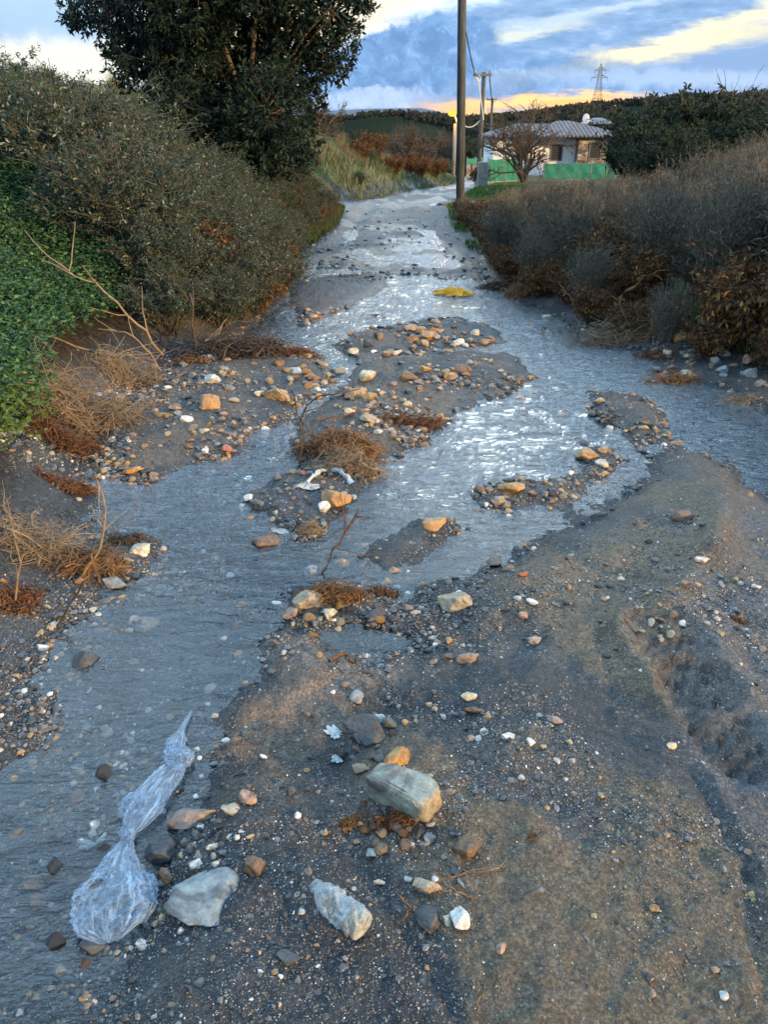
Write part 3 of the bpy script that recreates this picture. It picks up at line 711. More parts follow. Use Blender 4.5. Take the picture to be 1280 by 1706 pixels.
scatter(22, 650, 1375, 80, 50, 12, 26, ['brown', 'dark', 'tan', 'rust', 'brown'], 'small brown stone packed under the long squared stone', 'stones under the long squared stone')
scatter(20, 500, 835, 100, 50, 7, 16, ['dark', 'grey', 'pale', 'pink', 'white'], 'pebble of the dark gravel islet by the large orange-brown boulder', 'pebbles of the dark gravel islet')
scatter(18, 1090, 1055, 110, 40, 7, 18, ['white', 'cream', 'grey', 'pink', 'pale'], 'pebble of the loose patch above the tyre ruts', 'pebbles above the tyre ruts')
scatter(22, 1190, 600, 130, 45, 9, 20, ['grey', 'pale', 'pink', 'tan', 'grey'], 'small stone of the stone row along the right bank', 'stone row along the right bank')
scatter(14, 320, 1395, 90, 40, 12, 22, ['dark', 'dark', 'brown', 'grey'], 'dark wet pebble below the rusty brown rock', 'dark pebbles by the rusty brown rock')
scatter(16, 1090, 710, 40, 50, 7, 15, ['ochre', 'cream', 'dark', 'tan'], 'pebble on the outer edge of the dark crescent bar', 'pebbles of the crescent bar')
scatter(16, 780, 510, 60, 40, 5, 13, ['ochre', 'pink', 'brown', 'dark'], 'small reddish stone of the gravel around the yellow rag', 'gravel around the yellow rag')
scatter(30, 90, 1480, 190, 210, 16, 46, ['dark', 'grey', 'brown', 'pale', 'dark', 'pink'], 'stone under the clear shallow water at the lower left', 'stones under the shallow water', 'stone', 'stone')
scatter(14, 240, 1180, 180, 90, 10, 26, ['dark', 'grey', 'pale', 'white'], 'stone under the running water above the plastic bag', 'stones in the near stream', 'stone', 'stone')
scatter(12, 610, 1245, 60, 50, 14, 30, ['dark', 'grey', 'rust', 'dark'], 'small dark stone leaning on the dark blocky rock cluster', 'small stones of the central rock cluster', 'stone', 'stone')
scatter(14, 560, 1030, 110, 40, 12, 28, ['dark', 'grey', 'tan', 'ochre'], 'small stone washed up around the rounded grey and yellow boulder', 'stones around the yellow boulder', 'stone', 'stone')
# gravel: everything smaller, one object
def gravel():
    rs = np.random.RandomState(9); N = 90000; NT_ = 150000; N += NT_
    px = rs.uniform(-60, 1340, N); py = 853 + (rs.uniform(0, 1, N) ** .95) * 900 - 350 * (rs.uniform(0, 1, N) < .55) ; py = np.where(rs.uniform(0, 1, N) < .12, rs.uniform(352, 470, N), np.clip(py, 430, 1760))
    dx, dy = px - 640, 853 - py; X, Yd, Z = dx, F * CP + dy * SP, -F * SP + dy * CP
    t = -CAMH / Z; x, y = X * t, Yd * t; t = (H(x, y) - CAMH) / Z; x, y = X * t, Yd * t
    ld, bl, br, bg = Lk(LD, x, y), Lk(BL, x, y), Lk(BR, x, y), Lk(BIG, x, y)
    cl = fbm(x * 2.6, y * 2.6, 3, 301) + .35 * fbm(x * 11, y * 11, 2, 302)
    rut = np.minimum(seg_dist(x, y, RUT[0], RUT[1])[0], seg_dist(x, y, RUT[1], RUT[2])[0])
    pr = np.clip(.30 + 2.6 * cl, .03, 1) * np.where(bg > .5, .42, 1) * (np.maximum(bl, br) < .55) * (rut > .12)
    bars = np.maximum(np.maximum(sdf(BARS[0], x, y), sdf(BARS[1], x, y)), np.maximum(sdf(BARS[2], x, y), np.maximum(sdf(BARS[5], x, y), np.maximum(sdf(BARS[6], x, y), sdf(BARS[7], x, y))))); inb = bars > -.06; pr = np.where(inb, np.clip(.36 + 3.4 * cl, .06, 1), pr * .42)
    shore = np.exp(-(ld / .09) ** 2) * .5; pr = np.clip(pr + shore * (.4 + cl) * (bg < 1), 0, 1) * (np.maximum(bl, br) < .5)
    pr *= np.where(ld < -.03, np.where(y < 2.8, 1.6, .35), 1); tiny = np.arange(N) >= N - NT_; pr = np.where(tiny, np.clip(.45 + 3.2 * cl + .3 * inb, .06, 1) * (np.maximum(bl, br) < .4) * (y < 9) * np.where(ld < -.03, .6, 1), pr); k = rs.uniform(0, 1, N) < pr
    x, y, ld, inb, tiny = x[k], y[k], ld[k], inb[k], tiny[k]; n = len(x); dp = y * CP + CAMH * SP
    pix = 2.0 + 11 * rs.uniform(0, 1, n) ** np.where(inb, 3.2, 4.4); pix = np.where(tiny, 1.6 + 2.2 * rs.uniform(0, 1, n) ** 2.2, pix); s = dp / F * pix * .62; s = np.clip(s, .0013, .035)
    big = pix > 6.5; z = H(x, y)
    pal = np.array([(.045, .05, .055), (.06, .06, .065), (.10, .105, .11), (.15, .15, .15), (.20, .20, .20), (.22, .16, .11), (.36, .21, .08), (.38, .28, .15), (.42, .40, .36), (.66, .64, .60), (.27, .15, .09)])
    ci = rs.choice(len(pal), n, p=[.16, .16, .15, .12, .09, .09, .06, .05, .06, .04, .02]); ci = np.where(inb & (rs.rand(n) < .38), rs.choice([5, 6, 6, 7, 10], n), ci); cc = pal[ci] * rs.uniform(.8, 1.2, (n, 1))
    VV, FF, CC, off = [], [], [], 0
    for lvl, msk in ((1, ~big), (2, big)):
        shp = [rock_shape(4000 + i, lvl, .78, 8, .07) for i in range(8)]; idx = np.where(msk)[0]
        for j in range(8):
            I = idx[j::8]; V0, F0 = shp[j]
            if not len(I): continue
            a = rs.uniform(0, 6.28, len(I)); sc = s[I][:, None] * np.stack([rs.uniform(.9, 1.4, len(I)), rs.uniform(.7, 1.1, len(I)), rs.uniform(.45, .8, len(I))], 1)
            L = V0[None] * sc[:, None, :]; ca, sa = np.cos(a)[:, None], np.sin(a)[:, None]
            Wd = np.stack([L[..., 0] * ca - L[..., 1] * sa + x[I][:, None], L[..., 0] * sa + L[..., 1] * ca + y[I][:, None], L[..., 2] + (z[I] + sc[:, 2] * .3)[:, None]], -1)
            VV.append(Wd.reshape(-1, 3)); FF.append((F0[None] + (off + np.arange(len(I)) * len(V0))[:, None, None]).reshape(-1, 3))
            CC.append(np.repeat(cc[I], len(V0), 0)); off += len(I) * len(V0)
    me = mesh('gravel', np.concatenate(VV), np.concatenate(FF), np.concatenate(CC), smooth=False)
    obj('gravel', me, attr_mat('gravel_mix', .42, .5, 160, .5), kind='stuff', label='loose gravel of mixed colours strewn over the wet track', cat='gravel')
gravel()
# ---------------------------------------------------------------- tubes, twigs
def tubes(paths, sides=4):
    "paths: list of (points (n,3), r0, r1)"
    VV, FF, off = [], [], 0; th = np.arange(sides) / sides * 2 * np.pi
    for P_, r0, r1 in paths:
        P_ = np.asarray(P_, float); n = len(P_); T = np.gradient(P_, axis=0); T /= np.linalg.norm(T, axis=1)[:, None] + 1e-9
        ref = np.where(np.abs(T[:, 2:3]) > .9, np.array([[1., 0, 0]]), np.array([[0, 0, 1.]]))
        A = np.cross(T, ref); A /= np.linalg.norm(A, axis=1)[:, None] + 1e-9; B = np.cross(T, A)
        r = np.linspace(r0, r1, n)[:, None, None]
        V = P_[:, None] + (A[:, None] * np.cos(th)[None, :, None] + B[:, None] * np.sin(th)[None, :, None]) * r
        VV.append(V.reshape(-1, 3)); a = np.arange(n - 1)[:, None] * sides; s_ = np.arange(sides)[None]
        FF.append(np.stack([a + s_, a + (s_ + 1) % sides, a + sides + (s_ + 1) % sides, a + sides + s_], -1).reshape(-1, 4) + off); off += n * sides
    return np.concatenate(VV), np.concatenate(FF)
def wig(rs, p0, p1, n=7, amp=.1, sag=0.0):
    p0, p1 = np.array(p0, float), np.array(p1, float); t = np.linspace(0, 1, n)[:, None]; L = np.linalg.norm(p1 - p0)
    P_ = p0 * (1 - t) + p1 * t + np.cumsum(rs.normal(size=(n, 3)), 0) * amp * L / n * np.sin(np.pi * t) ** .5
    P_[:, 2] += (np.sin(np.pi * t) * sag * L)[:, 0]; return P_
def leaves(pos, dirs, L, Wd, rs, cols=None, curl=.25):
    "diamond leaves folded on the midrib: pos (n,3), dirs (n,3)"
    n = len(pos); D = dirs / (np.linalg.norm(dirs, axis=1)[:, None] + 1e-9); S = np.cross(D, rs.normal(size=(n, 3))); S /= np.linalg.norm(S, axis=1)[:, None] + 1e-9
    N_ = np.cross(D, S); L = np.broadcast_to(L, (n,))[:, None] * rs.uniform(.65, 1.3, (n, 1)); w = np.broadcast_to(Wd, (n,))[:, None] * rs.uniform(.7, 1.3, (n, 1))
    a = pos; b = pos + D * L * .5 + S * w * .5 + N_ * w * curl; c_ = pos + D * L; d = pos + D * L * .5 - S * w * .5 + N_ * w * curl
    V = np.stack([a, b, c_, d], 1).reshape(-1, 3); i = np.arange(n)[:, None] * 4
    Fa = np.concatenate([i + [0, 1, 2], i + [0, 2, 3]], 1).reshape(-1, 3)
    return V, Fa, (None if cols is None else np.repeat(cols, 4, 0))
# ---------------------------------------------------------------- vegetation
M_LEAF = attr_mat('leaf', .65, .25, 40, .3, .18)
M_DRY = attr_mat('dry_leaf', .8, .15, 40, .3, .1)
M_STEM = simple_mat('stem_bark', (.06, .045, .03), (.15, .12, .085), .85, 40)
M_TWIG = simple_mat('dry_twig', (.16, .11, .065), (.34, .25, .16), .8, 30)
M_TWIGD = simple_mat('dark_twig', (.04, .028, .02), (.12, .085, .06), .75, 30)
M_TWIGO = simple_mat('orange_root', (.07, .035, .014), (.32, .165, .06), .7, 25)
def pick(rs, pal, n, p=None, j=.25):
    pal = np.array(pal); return pal[rs.choice(len(pal), n, p=p)] * rs.uniform(1 - j, 1 + j, (n, 1))
def shrub_mesh(seed, h, spread, nst, lps, ll, lw, pal, p=None, droop=.2, up=.6, tw=4, base=.12, lo=.12, sr=.006, curve=.15):
    rs = np.random.RandomState(seed); paths, LP, LDr = [], [], []
    for i in range(nst):
        a = rs.uniform(0, 6.283); rr = spread * math.sqrt(rs.uniform(0, 1)); b = np.array([math.cos(a) * base * rs.uniform(), math.sin(a) * base * rs.uniform(), 0])
        hh = h * rs.uniform(.65, 1.0) * (1 - .35 * (rr / spread) ** 2); e = np.array([math.cos(a) * rr, math.sin(a) * rr, hh])
        P_ = wig(rs, b, e, 8, curve * .6, .10); paths.append((P_, sr, sr * .35))
        segs = [(P_, 1.0)]
        for k in range(tw):
            t = rs.uniform(.3, .95); s0 = P_[int(t * 7)]; d = rs.normal(size=3) * .6 + (e - b) / h * .5; d[2] = abs(d[2]) * up + .1
            Q = wig(rs, s0, s0 + d * h * .22, 5, curve, .05); paths.append((Q, sr * .5, sr * .25)); segs.append((Q, .5))
        nl = lps
        for _ in range(nl):
            Q, w_ = segs[rs.randint(len(segs))]; t = rs.uniform(0 if w_ < 1 else lo, 1) * (len(Q) - 1.001); k = int(t); pt = Q[k] + (Q[k + 1] - Q[k]) * (t - k)
            if pt[2] < h * lo * .6: continue
            d = (Q[k + 1] - Q[k]); d = d / (np.linalg.norm(d) + 1e-9) * .6 + rs.normal(size=3) * .75; d[2] -= droop
            LP.append(pt + rs.normal(size=3) * .012); LDr.append(d)
    LP, LDr = np.array(LP), np.array(LDr); V, Fa, Cc = leaves(LP, LDr, ll, lw, rs, pick(rs, pal, len(LP), p))
    sV, sF = tubes(paths, 3)
    return mesh('stem', sV, sF), mesh('foliage', V, Fa, Cc, smooth=False)
def kinds(n, mats, **k):
    out_ = []
    for i in range(n):
        s_, f_ = shrub_mesh(seed=k['seed0'] + i, **{a: b for a, b in k.items() if a != 'seed0'})
        s_.materials.append(mats[0]); f_.materials.append(mats[1]); out_.append((s_, f_))
    return out_
def plant(kind, i, x, y, sc, name, label, cat, group, rz, squash=1.0, dz=0.0):
    s_, f_ = kind[i % len(kind)]
    e = empty(name, (x, y, float(H(x, y)) - .03 + dz), label, cat, group, rz); e.scale = (sc, sc, sc * squash)
    obj('foliage', f_, None, e); obj('stem', s_, None, e); return e
GREY = kinds(3, (M_STEM, M_LEAF), seed0=10, h=1.0, spread=.62, nst=60, lps=170, ll=.040, lw=.013,
    pal=[(.040, .072, .048), (.058, .095, .062), (.095, .125, .085), (.045, .048, .038), (.28, .31, .25)], p=[.34, .28, .18, .14, .06], tw=7)
BROWN = kinds(3, (M_TWIGD, M_DRY), seed0=20, h=.85, spread=.5, nst=34, lps=120, ll=.055, lw=.022,
    pal=[(.09, .050, .026), (.17, .082, .032), (.045, .030, .020), (.32, .155, .05), (.11, .095, .055)], p=[.32, .26, .14, .18, .1], droop=.9, tw=7)
M_STRAW2 = simple_mat('grey_straw_stem', (.07, .062, .05), (.22, .195, .15), .8, 14)
STALK = kinds(3, (M_STRAW2, M_DRY), seed0=30, h=1.25, spread=.34, nst=110, lps=52, ll=.06, lw=.0055,
    pal=[(.17, .15, .115), (.11, .10, .078), (.30, .27, .20), (.065, .06, .05)], p=[.4, .25, .2, .15], droop=-.7, tw=4, curve=.06, lo=.25, sr=.0045)
GREEN = kinds(3, (M_STEM, M_LEAF), seed0=40, h=1.0, spread=.68, nst=70, lps=260, ll=.060, lw=.022,
    pal=[(.022, .038, .020), (.034, .050, .026), (.055, .070, .036), (.018, .026, .016)], tw=6)
DRYG = []
for i in range(3):
    rs = np.random.RandomState(50 + i); ps = []
    for k in range(260):
        a, r_ = rs.uniform(0, 6.28), rs.uniform(0, .12); hh = rs.uniform(.45, 1.0); ln = rs.uniform(.1, .55)
        b = np.array([math.cos(a) * r_, math.sin(a) * r_, 0]); e = b + np.array([math.cos(a) * ln, math.sin(a) * ln, hh - ln * .3])
        ps.append((wig(rs, b, e, 6, .05, .16), .0035, .0012))
    V, Fa = tubes(ps, 3); DRYG.append(mesh('dry_grass_tuft', V, Fa)); DRYG[-1].materials.append(simple_mat('straw', (.15, .125, .07), (.30, .25, .15), .8, 6) if i == 0 else DRYG[0].materials[0])
def tuft(i, x, y, sc, label, group, rz):
    o = obj('dry_grass_tuft', DRYG[i % 3], None, None, label, 'grass tuft', group, None, (x, y, float(H(x, y)) - .02)); o.scale = (sc,) * 3; o.rotation_euler = (0, 0, rz); return o
rs = np.random.RandomState(77)
LG = 'grey green shrubs of the left bank'
SKY_L = [(-400, 85), (0, 92), (150, 135), (250, 180), (350, 240), (430, 290), (500, 332), (560, 365)]
SKY_R = [(760, 372), (800, 335), (860, 312), (950, 302), (1040, 300), (1100, 285), (1280, 238), (1700, 200)]
def fit(x, y, sc, hn, line):
    'largest scale that keeps the plant under the line its row makes in the photograph'
    px = 640 + F * x / (y * CP + (CAMH - .6) * SP); e_ = math.tan(elev(px, np.interp(px, [a for a, b in line], [b for a, b in line]))[0]); return min(sc, (CAMH + math.hypot(x, y) * e_ - float(H(x, y))) / hn) * rs.uniform(.72, 1.22)
def zone(px):
    return 'left' if px < 0 else ''
def plabel(x, y, base, side):
    px = 640 + F * x / (y * CP + CAMH * SP)
    if side == 'L': w_ = 'near the green weeds' if px < 160 else 'in the middle of the thicket' if px < 330 else 'at the track end of the thicket'
    else: w_ = 'close to the near pole' if px < 900 else 'in the middle of the bank' if px < 1100 else 'at the right edge'
    return base + ', ' + w_ + (', in the front rows' if y < 8.5 else ', in the rear rows')
def jit(x0, x1, y0, y1, st, j=.4):
    return [(x + rs.uniform(-j, j) * st, y + rs.uniform(-j, j) * st) for x in np.arange(x0, x1, st) for y in np.arange(y0, y1, st)]
for x, y in jit(-9.5, -1.0, 5.5, 16.2, .66, .45):
    s = float(sdf(BANK_L, np.array(x), np.array(y)))
    if s < .03: continue
    if y < 7.5 and 640 + F * x / (y * CP + CAMH * SP) < 205 - (y - 6) * 22: continue
    if y < 7.4 and x < -2.3 - (y - 6) * .35: continue
    if s < .55:
        plant(BROWN if rs.rand() < .2 else GREY, rs.randint(3), x, y, rs.uniform(.5, .7) if y < 10 else rs.uniform(.35, .5), 'low_shrub', plabel(x, y, 'low overhanging shrub', 'L'), 'shrub', 'low shrubs at the left stream edge', rs.uniform(0, 6.3))
    elif x > -7.5 or y > 11:
        plant(GREY, rs.randint(3), x, y, max(.3, fit(x, y, min(.75 + s * .3, 1.3) * rs.uniform(.85, 1.1), 1.0, SKY_L)), 'grey_shrub', plabel(x, y, 'dense grey green shrub', 'L'), 'shrub', LG, rs.uniform(0, 6.3))
for x, y in jit(-15.5, -5.5, 17.5, 22.5, 1.1):
    if rs.rand() < .5: tuft(rs.randint(3), x, y, rs.uniform(.3, .6), 'pale dry grass tuft on the slope of the left hilltop', 'dry grass on the left hilltop', rs.uniform(0, 6.3))
    elif rs.rand() < .7: plant(GREY if rs.rand() < .6 else BROWN, rs.randint(3), x, y, rs.uniform(.25, .5), 'hill_shrub', 'small dark shrub on the left hilltop against the sky', 'shrub', 'shrubs of the left hilltop', rs.uniform(0, 6.3))
def along(poly, y0, y1, step):
    P_ = np.array(poly[:14]); L = np.r_[0, np.cumsum(np.hypot(*np.diff(P_, axis=0).T))]
    for t in np.arange(0, L[-1], step):
        x, y = np.interp(t, L, P_[:, 0]), np.interp(t, L, P_[:, 1])
        if y0 < y < y1: yield x, y
for k, (x, y) in enumerate(along(BANK_L, 6.2, 16.0, .36)):
    for o_ in (.12, .55):
        plant(GREY if (k + int(o_ * 9)) % 3 else BROWN, k, x - o_ + rs.uniform(-.08, .08), y + rs.uniform(-.1, .1), rs.uniform(.42, .62) * (1 if y < 9 else .75) + o_ * .3, 'low_shrub', plabel(x, y, 'low overhanging shrub', 'L'), 'shrub', 'low shrubs at the left stream edge', rs.uniform(0, 6.3))
for k, (x, y) in enumerate(along(BANK_R, 4.6, 16.0, .40)):
    plant(BROWN if k % 3 else STALK, k, x + .16 + rs.uniform(-.08, .08), y + rs.uniform(-.1, .1), rs.uniform(.40, .62) * (1 if y < 10 else .7), 'brown_weed', plabel(x, y, 'withered red-brown weed', 'R'), 'weed', 'withered weeds of the right bank', rs.uniform(0, 6.3))
# right bank
TAN = 'straw-coloured grass tuft in front of the bare tree and house'
for x, y in jit(1.0, 9.5, 4.4, 16.5, .52, .45):
    s = float(sdf(BANK_R, np.array(x), np.array(y)))
    if s < .10 or x > y * .62 + 1.5: continue
    k = rs.rand(); B_ = fit(x, y, rs.uniform(.55, .85) if s < .9 else rs.uniform(.7, 1.0), .85, SKY_R); S_ = fit(x, y, rs.uniform(.85, 1.15), 1.12, SKY_R); T_ = min(fit(x, y, rs.uniform(.4, .7), .95, SKY_R), .7)
    if min(B_, S_) < .16: continue
    if s < .6 and k < .75 or k < .12:
        plant(BROWN, rs.randint(3), x, y, B_, 'brown_weed', plabel(x, y, 'withered red-brown weed', 'R'), 'weed', 'withered weeds of the right bank', rs.uniform(0, 6.3))
    elif k < .9 and (y < 10.5 or x > 4):
        plant(STALK, rs.randint(3), x, y, S_, 'dry_stalks', plabel(x, y, 'tall grey-brown dry stalks', 'R'), 'dry plant', 'tall dry stalks of the right bank', rs.uniform(0, 6.3))
    else:
        tuft(rs.randint(3), x, y, T_, plabel(x, y, 'straw-coloured tuft among weeds', 'R'), 'straw tufts of the right bank', rs.uniform(0, 6.3))
for x, y in jit(2.5, 9.0, 16.8, 24, .85):
    s = float(sdf(BANK_R, np.array(x), np.array(y)))
    if s < .8: continue
    T_ = fit(x, y, rs.uniform(.4, .7), .95, SKY_R)
    if T_ > .12: tuft(rs.randint(3), x, y, T_, TAN, 'straw tufts before the house', rs.uniform(0, 6.3))
def top_to(px, py, Y): p = at(px, py, Y); return p.x, p.y, p.z - float(H(p.x, p.y))
for x, y in jit(2.6, 14, 24, 46, 1.25):
    if float(sdf(BANK_R, np.array(x), np.array(y))) > .9:
        T_ = fit(x, y, rs.uniform(.4, .8), .95, SKY_R)
        if T_ > .1: tuft(rs.randint(3), x, y, T_, 'distant straw-coloured grass tuft close to the green fence', 'distant straw tufts by the fence', rs.uniform(0, 6.3))
for k, (px, py, Y, sc) in enumerate([(1085, 205, 19, 1.0), (1108, 172, 21, 1.1), (1150, 150, 22, 1.2), (1205, 160, 20, 1.15), (1255, 178, 18, 1.1), (1300, 165, 20, 1.2), (1120, 215, 17.5, .9), (1185, 225, 16, .9), (1250, 225, 15, .85), (1100, 245, 17, .7), (1340, 190, 17, 1.0)]):
    x, y, h = top_to(px, py, Y); h = max(h, .8)
    plant(GREEN, k, x, y, h * 1.06, 'evergreen_bush', 'dark green rounded bush ' + ('nearest the house' if px < 1130 else 'in the middle of its group' if px < 1230 else 'at the right edge') + (', in the back row' if Y > 19 else ', in the front row' if Y < 17.3 else ', in the middle row'), 'bush', 'dark bushes right of the house', k * 1.3)
# the big evergreen tree
def big_tree():
    rs = np.random.RandomState(3); bp = G(430, 318); Yb = 14.2; bx, by = at(430, 300, Yb).x, Yb; bz = float(H(bx, by)) - .1
    CL = [(178, 18, 42), (240, 40, 62), (320, 45, 72), (400, 25, 66), (480, 35, 60), (548, 15, 46), (572, 58, 24), (150, -5, 45), (575, -25, 46), (300, -70, 95), (420, -90, 95), (520, -100, 75), (200, -70, 65),
          (255, 108, 54), (330, 120, 66), (405, 140, 62), (478, 112, 50), (518, 84, 36), (300, 175, 50), (372, 195, 60), (440, 190, 62), (497, 180, 36), (405, 250, 58), (458, 250, 52), (355, 245, 42), (440, 298, 42), (488, 290, 32), (508, 232, 24),
          (570, 112, 18), (545, 70, 22), (284, 214, 26), (210, 92, 34), (128, 24, 18), (536, 128, 16), (380, -180, 110), (270, -160, 80), (490, -190, 80), (560, -90, 40), (600, -10, 16)]
    fork = np.array([bx - .05, by, bz + 1.0]); paths = [(wig(rs, (bx, by, bz - .2), fork, 6, .04), .17, .13)]
    LP, LDn = [], []
    for px, py, r in CL:
        Y = Yb + rs.uniform(-.9, 1.1) * (1 if r > 30 else .4); c_ = np.array(at(px, py, Y)); rm = r * Y / 1281 * .98
        paths.append((wig(rs, fork, c_, 9, .07, .06), .055 if r > 50 else .03, .012))
        nsp = int((30 + 270 * (r / 60) ** 2) * (.5 if px > 500 or px < 215 else 1))
        u = rs.normal(size=(nsp, 3)); u /= np.linalg.norm(u, axis=1)[:, None]; rad = rm * rs.uniform(.25, 1.12, nsp) ** .6
        sp_ = c_ + u * rad[:, None] * np.array([1, 1.15, .95])
        for j in range(0, nsp, 6): paths.append((wig(rs, c_, sp_[j], 5, .12), .010, .003))
        for s0, uu in zip(sp_, u):
            d0 = uu * .7 + rs.normal(size=3) * .5; d0 /= np.linalg.norm(d0); n = 10
            tt = np.linspace(0, 1, n)[:, None]
            LP.append(s0 + d0 * tt * .13); LDn.append(d0 * .55 + rs.normal(size=(n, 3)) * .7 + np.array([0, 0, -.15]))
    LP, LDn = np.concatenate(LP), np.concatenate(LDn)
    V, Fa, Cc = leaves(LP, LDn, .105, .036, rs, pick(rs, [(.011, .027, .022), (.018, .042, .032), (.034, .064, .046), (.008, .016, .013)], len(LP)))
    e = empty('evergreen_tree', (0, 0, 0), 'big dark evergreen tree rising behind the left thicket', 'tree')
    obj('crown', mesh('crown', V, Fa, Cc, False), M_LEAF, e); tv, tf = tubes(paths, 7); obj('trunk', mesh('trunk', tv, tf), M_STEM, e)
big_tree()
# bare trees
def bare(seed, h, n0=5, levels=4, spread=.5, r0=.05, lean=(0, 0), kids=(3, 5)):
    rs = np.random.RandomState(seed); paths = []
    def grow(p, d, L, r, lv):
        e = p + d * L; P_ = wig(rs, p, e, 6, .09, 0); paths.append((P_, r, r * .5))
        if lv == 0: return
        for k in range(rs.randint(kids[0], kids[1] + 1)):
            t = rs.randint(2, 6); nd = d + rs.normal(size=3) * spread; nd[2] = nd[2] * .8 + .12; nd /= np.linalg.norm(nd)
            grow(P_[t], nd, L * rs.uniform(.5, .78), r * .55, lv - 1)
    for k in range(n0):
        a = k / n0 * 6.28 + rs.uniform(-.4, .4); d = np.array([math.cos(a) * spread * .9 + lean[0], math.sin(a) * spread * .9 + lean[1], 1.0]); d /= np.linalg.norm(d)
        grow(np.array([0, 0, 0.0]), d, h * .42 * rs.uniform(.8, 1.1), r0, levels)
    V, Fa = tubes(paths, 4); V[:, 2] -= V[:, 2].min() * 0; return V * (h / max(V[:, 2].max(), .1))
def bare_tree(name, px, py_base, py_top, Y, seed, label, cat='tree', group=None, dark=M_TWIGD, **k):
    b = at(px, py_base, Y); x, y = b.x, b.y; z = float(H(x, y)); h = at(px, py_top, Y).z - z
    rs_ = np.random.RandomState(seed); paths = []
    n0 = k.get('n0', 5); lv = k.get('levels', 4); spread = k.get('spread', .5); r0 = k.get('r0', .05); kids = k.get('kids', (3, 4)); lean = k.get('lean', (0, 0))
    def grow(p, d, L, r, l):
        P_ = wig(rs_, p, p + d * L, 6, .09, 0); paths.append((P_, r, r * .5))
        if l == 0: return
        for _ in range(rs_.randint(kids[0], kids[1] + 1)):
            t = rs_.randint(2, 6); nd = d + rs_.normal(size=3) * spread; nd[2] = nd[2] * .8 + .12; nd /= np.linalg.norm(nd)
            grow(P_[t], nd, L * rs_.uniform(.5, .78), max(r * .55, .008), l - 1)
    for q_ in range(n0):
        a = q_ / n0 * 6.28 + rs_.uniform(-.4, .4); d = np.array([math.cos(a) * spread * .9 + lean[0], math.sin(a) * spread * .9 + lean[1], 1.0]); d /= np.linalg.norm(d)
        grow(np.array([0, 0, 0.0]), d, h * .42 * rs_.uniform(.8, 1.1), r0, lv)
    V, Fa = tubes(paths, 4); sc = h / max(V[:, 2].max(), .1); V *= sc
    return obj(name, mesh(name, V, Fa), dark, None, label, cat, group, None, (x, y, z - .05))
bare_tree('bare_tree', 872, 312, 158, 33, 4, 'bare many-stemmed tree in front of the white house wall', r0=.07, n0=7, spread=.55, kids=(3, 5), lean=(-.15, 0))
bare_tree('bare_tree', 535, 270, 150, 26, 8, 'small bare tree just right of the evergreen tree', r0=.05, n0=4, kids=(3, 4))
for k, (px, pb, pt, Y) in enumerate([(1178, 190, 138, 30), (1215, 170, 134, 31), (1262, 160, 108, 26), (1240, 170, 140, 30), (1135, 190, 150, 29)]):
    bare_tree('bare_shrub', px, pb, pt, Y, 20 + k, 'leafless shrub on the skyline of the right hill', 'shrub', 'leafless shrubs of the right skyline', r0=.02, n0=5, levels=3)
for k, (px, pb, pt, Y, lab) in enumerate([(690, 250, 196, 62, 'round leafless brown tree beyond the grassy mound'), (650, 250, 205, 75, 'smaller leafless tree left of the round brown one beyond the mound'), (735, 262, 208, 70, 'leafless tree close behind the street lamp')]):
    bare_tree('winter_tree', px, pb, pt, Y, 30 + k, lab, r0=.12, n0=6, levels=4, spread=.6, kids=(3, 5))
for k, (px, pt, Y) in enumerate([(1030, 192, 95), (1050, 186, 100), (1075, 184, 90), (1095, 190, 80), (1010, 198, 110), (900, 205, 100), (875, 208, 95), (790, 225, 105), (775, 228, 90), (720, 225, 100), (620, 214, 95), (585, 216, 90), (850, 212, 110), (1040, 210, 75), (555, 215, 80), (1062, 215, 60)]):
    x, y, h = top_to(px, pt, Y); h = max(h, 2.5)
    plant(GREEN, k, x, y, h, 'valley_tree', 'dark rounded tree in the valley around and behind the house', 'tree', 'dark trees of the valley', k * 2.1)
for k, (px, py, sc) in enumerate([(622, 262, .8), (648, 250, .9), (668, 262, .8), (690, 262, 1.0), (712, 272, 1.0), (735, 285, .8), (655, 285, .55), (700, 290, .7), (600, 262, .6), (680, 282, .6), (722, 290, .7)]):
    p = G(px, py + 8); plant(BROWN, k, p.x, p.y, sc * 1.35, 'rusty_bush', 'rust-brown bush on the crest of the grassy mound', 'bush', 'rust-brown bushes on the mound', k * 1.7)
for k, (px, py, sc) in enumerate([(740, 285, .9), (600, 305, .35), (615, 268, .5)]):
    p = G(px, py + 6); plant(GREY, k, p.x, p.y, sc, 'mound_shrub', ['pale grey bush at the low end of the grassy mound', 'small dark bush at the foot of the grassy mound', 'grey bush on the middle of the grassy mound'][k], 'bush', None, k * 1.1)
p = G(797, 309); plant(BROWN, 1, p.x, p.y, 1.1, 'roadside_bush', 'low brown bush at the corner of the green fence', 'bush', None, 0)
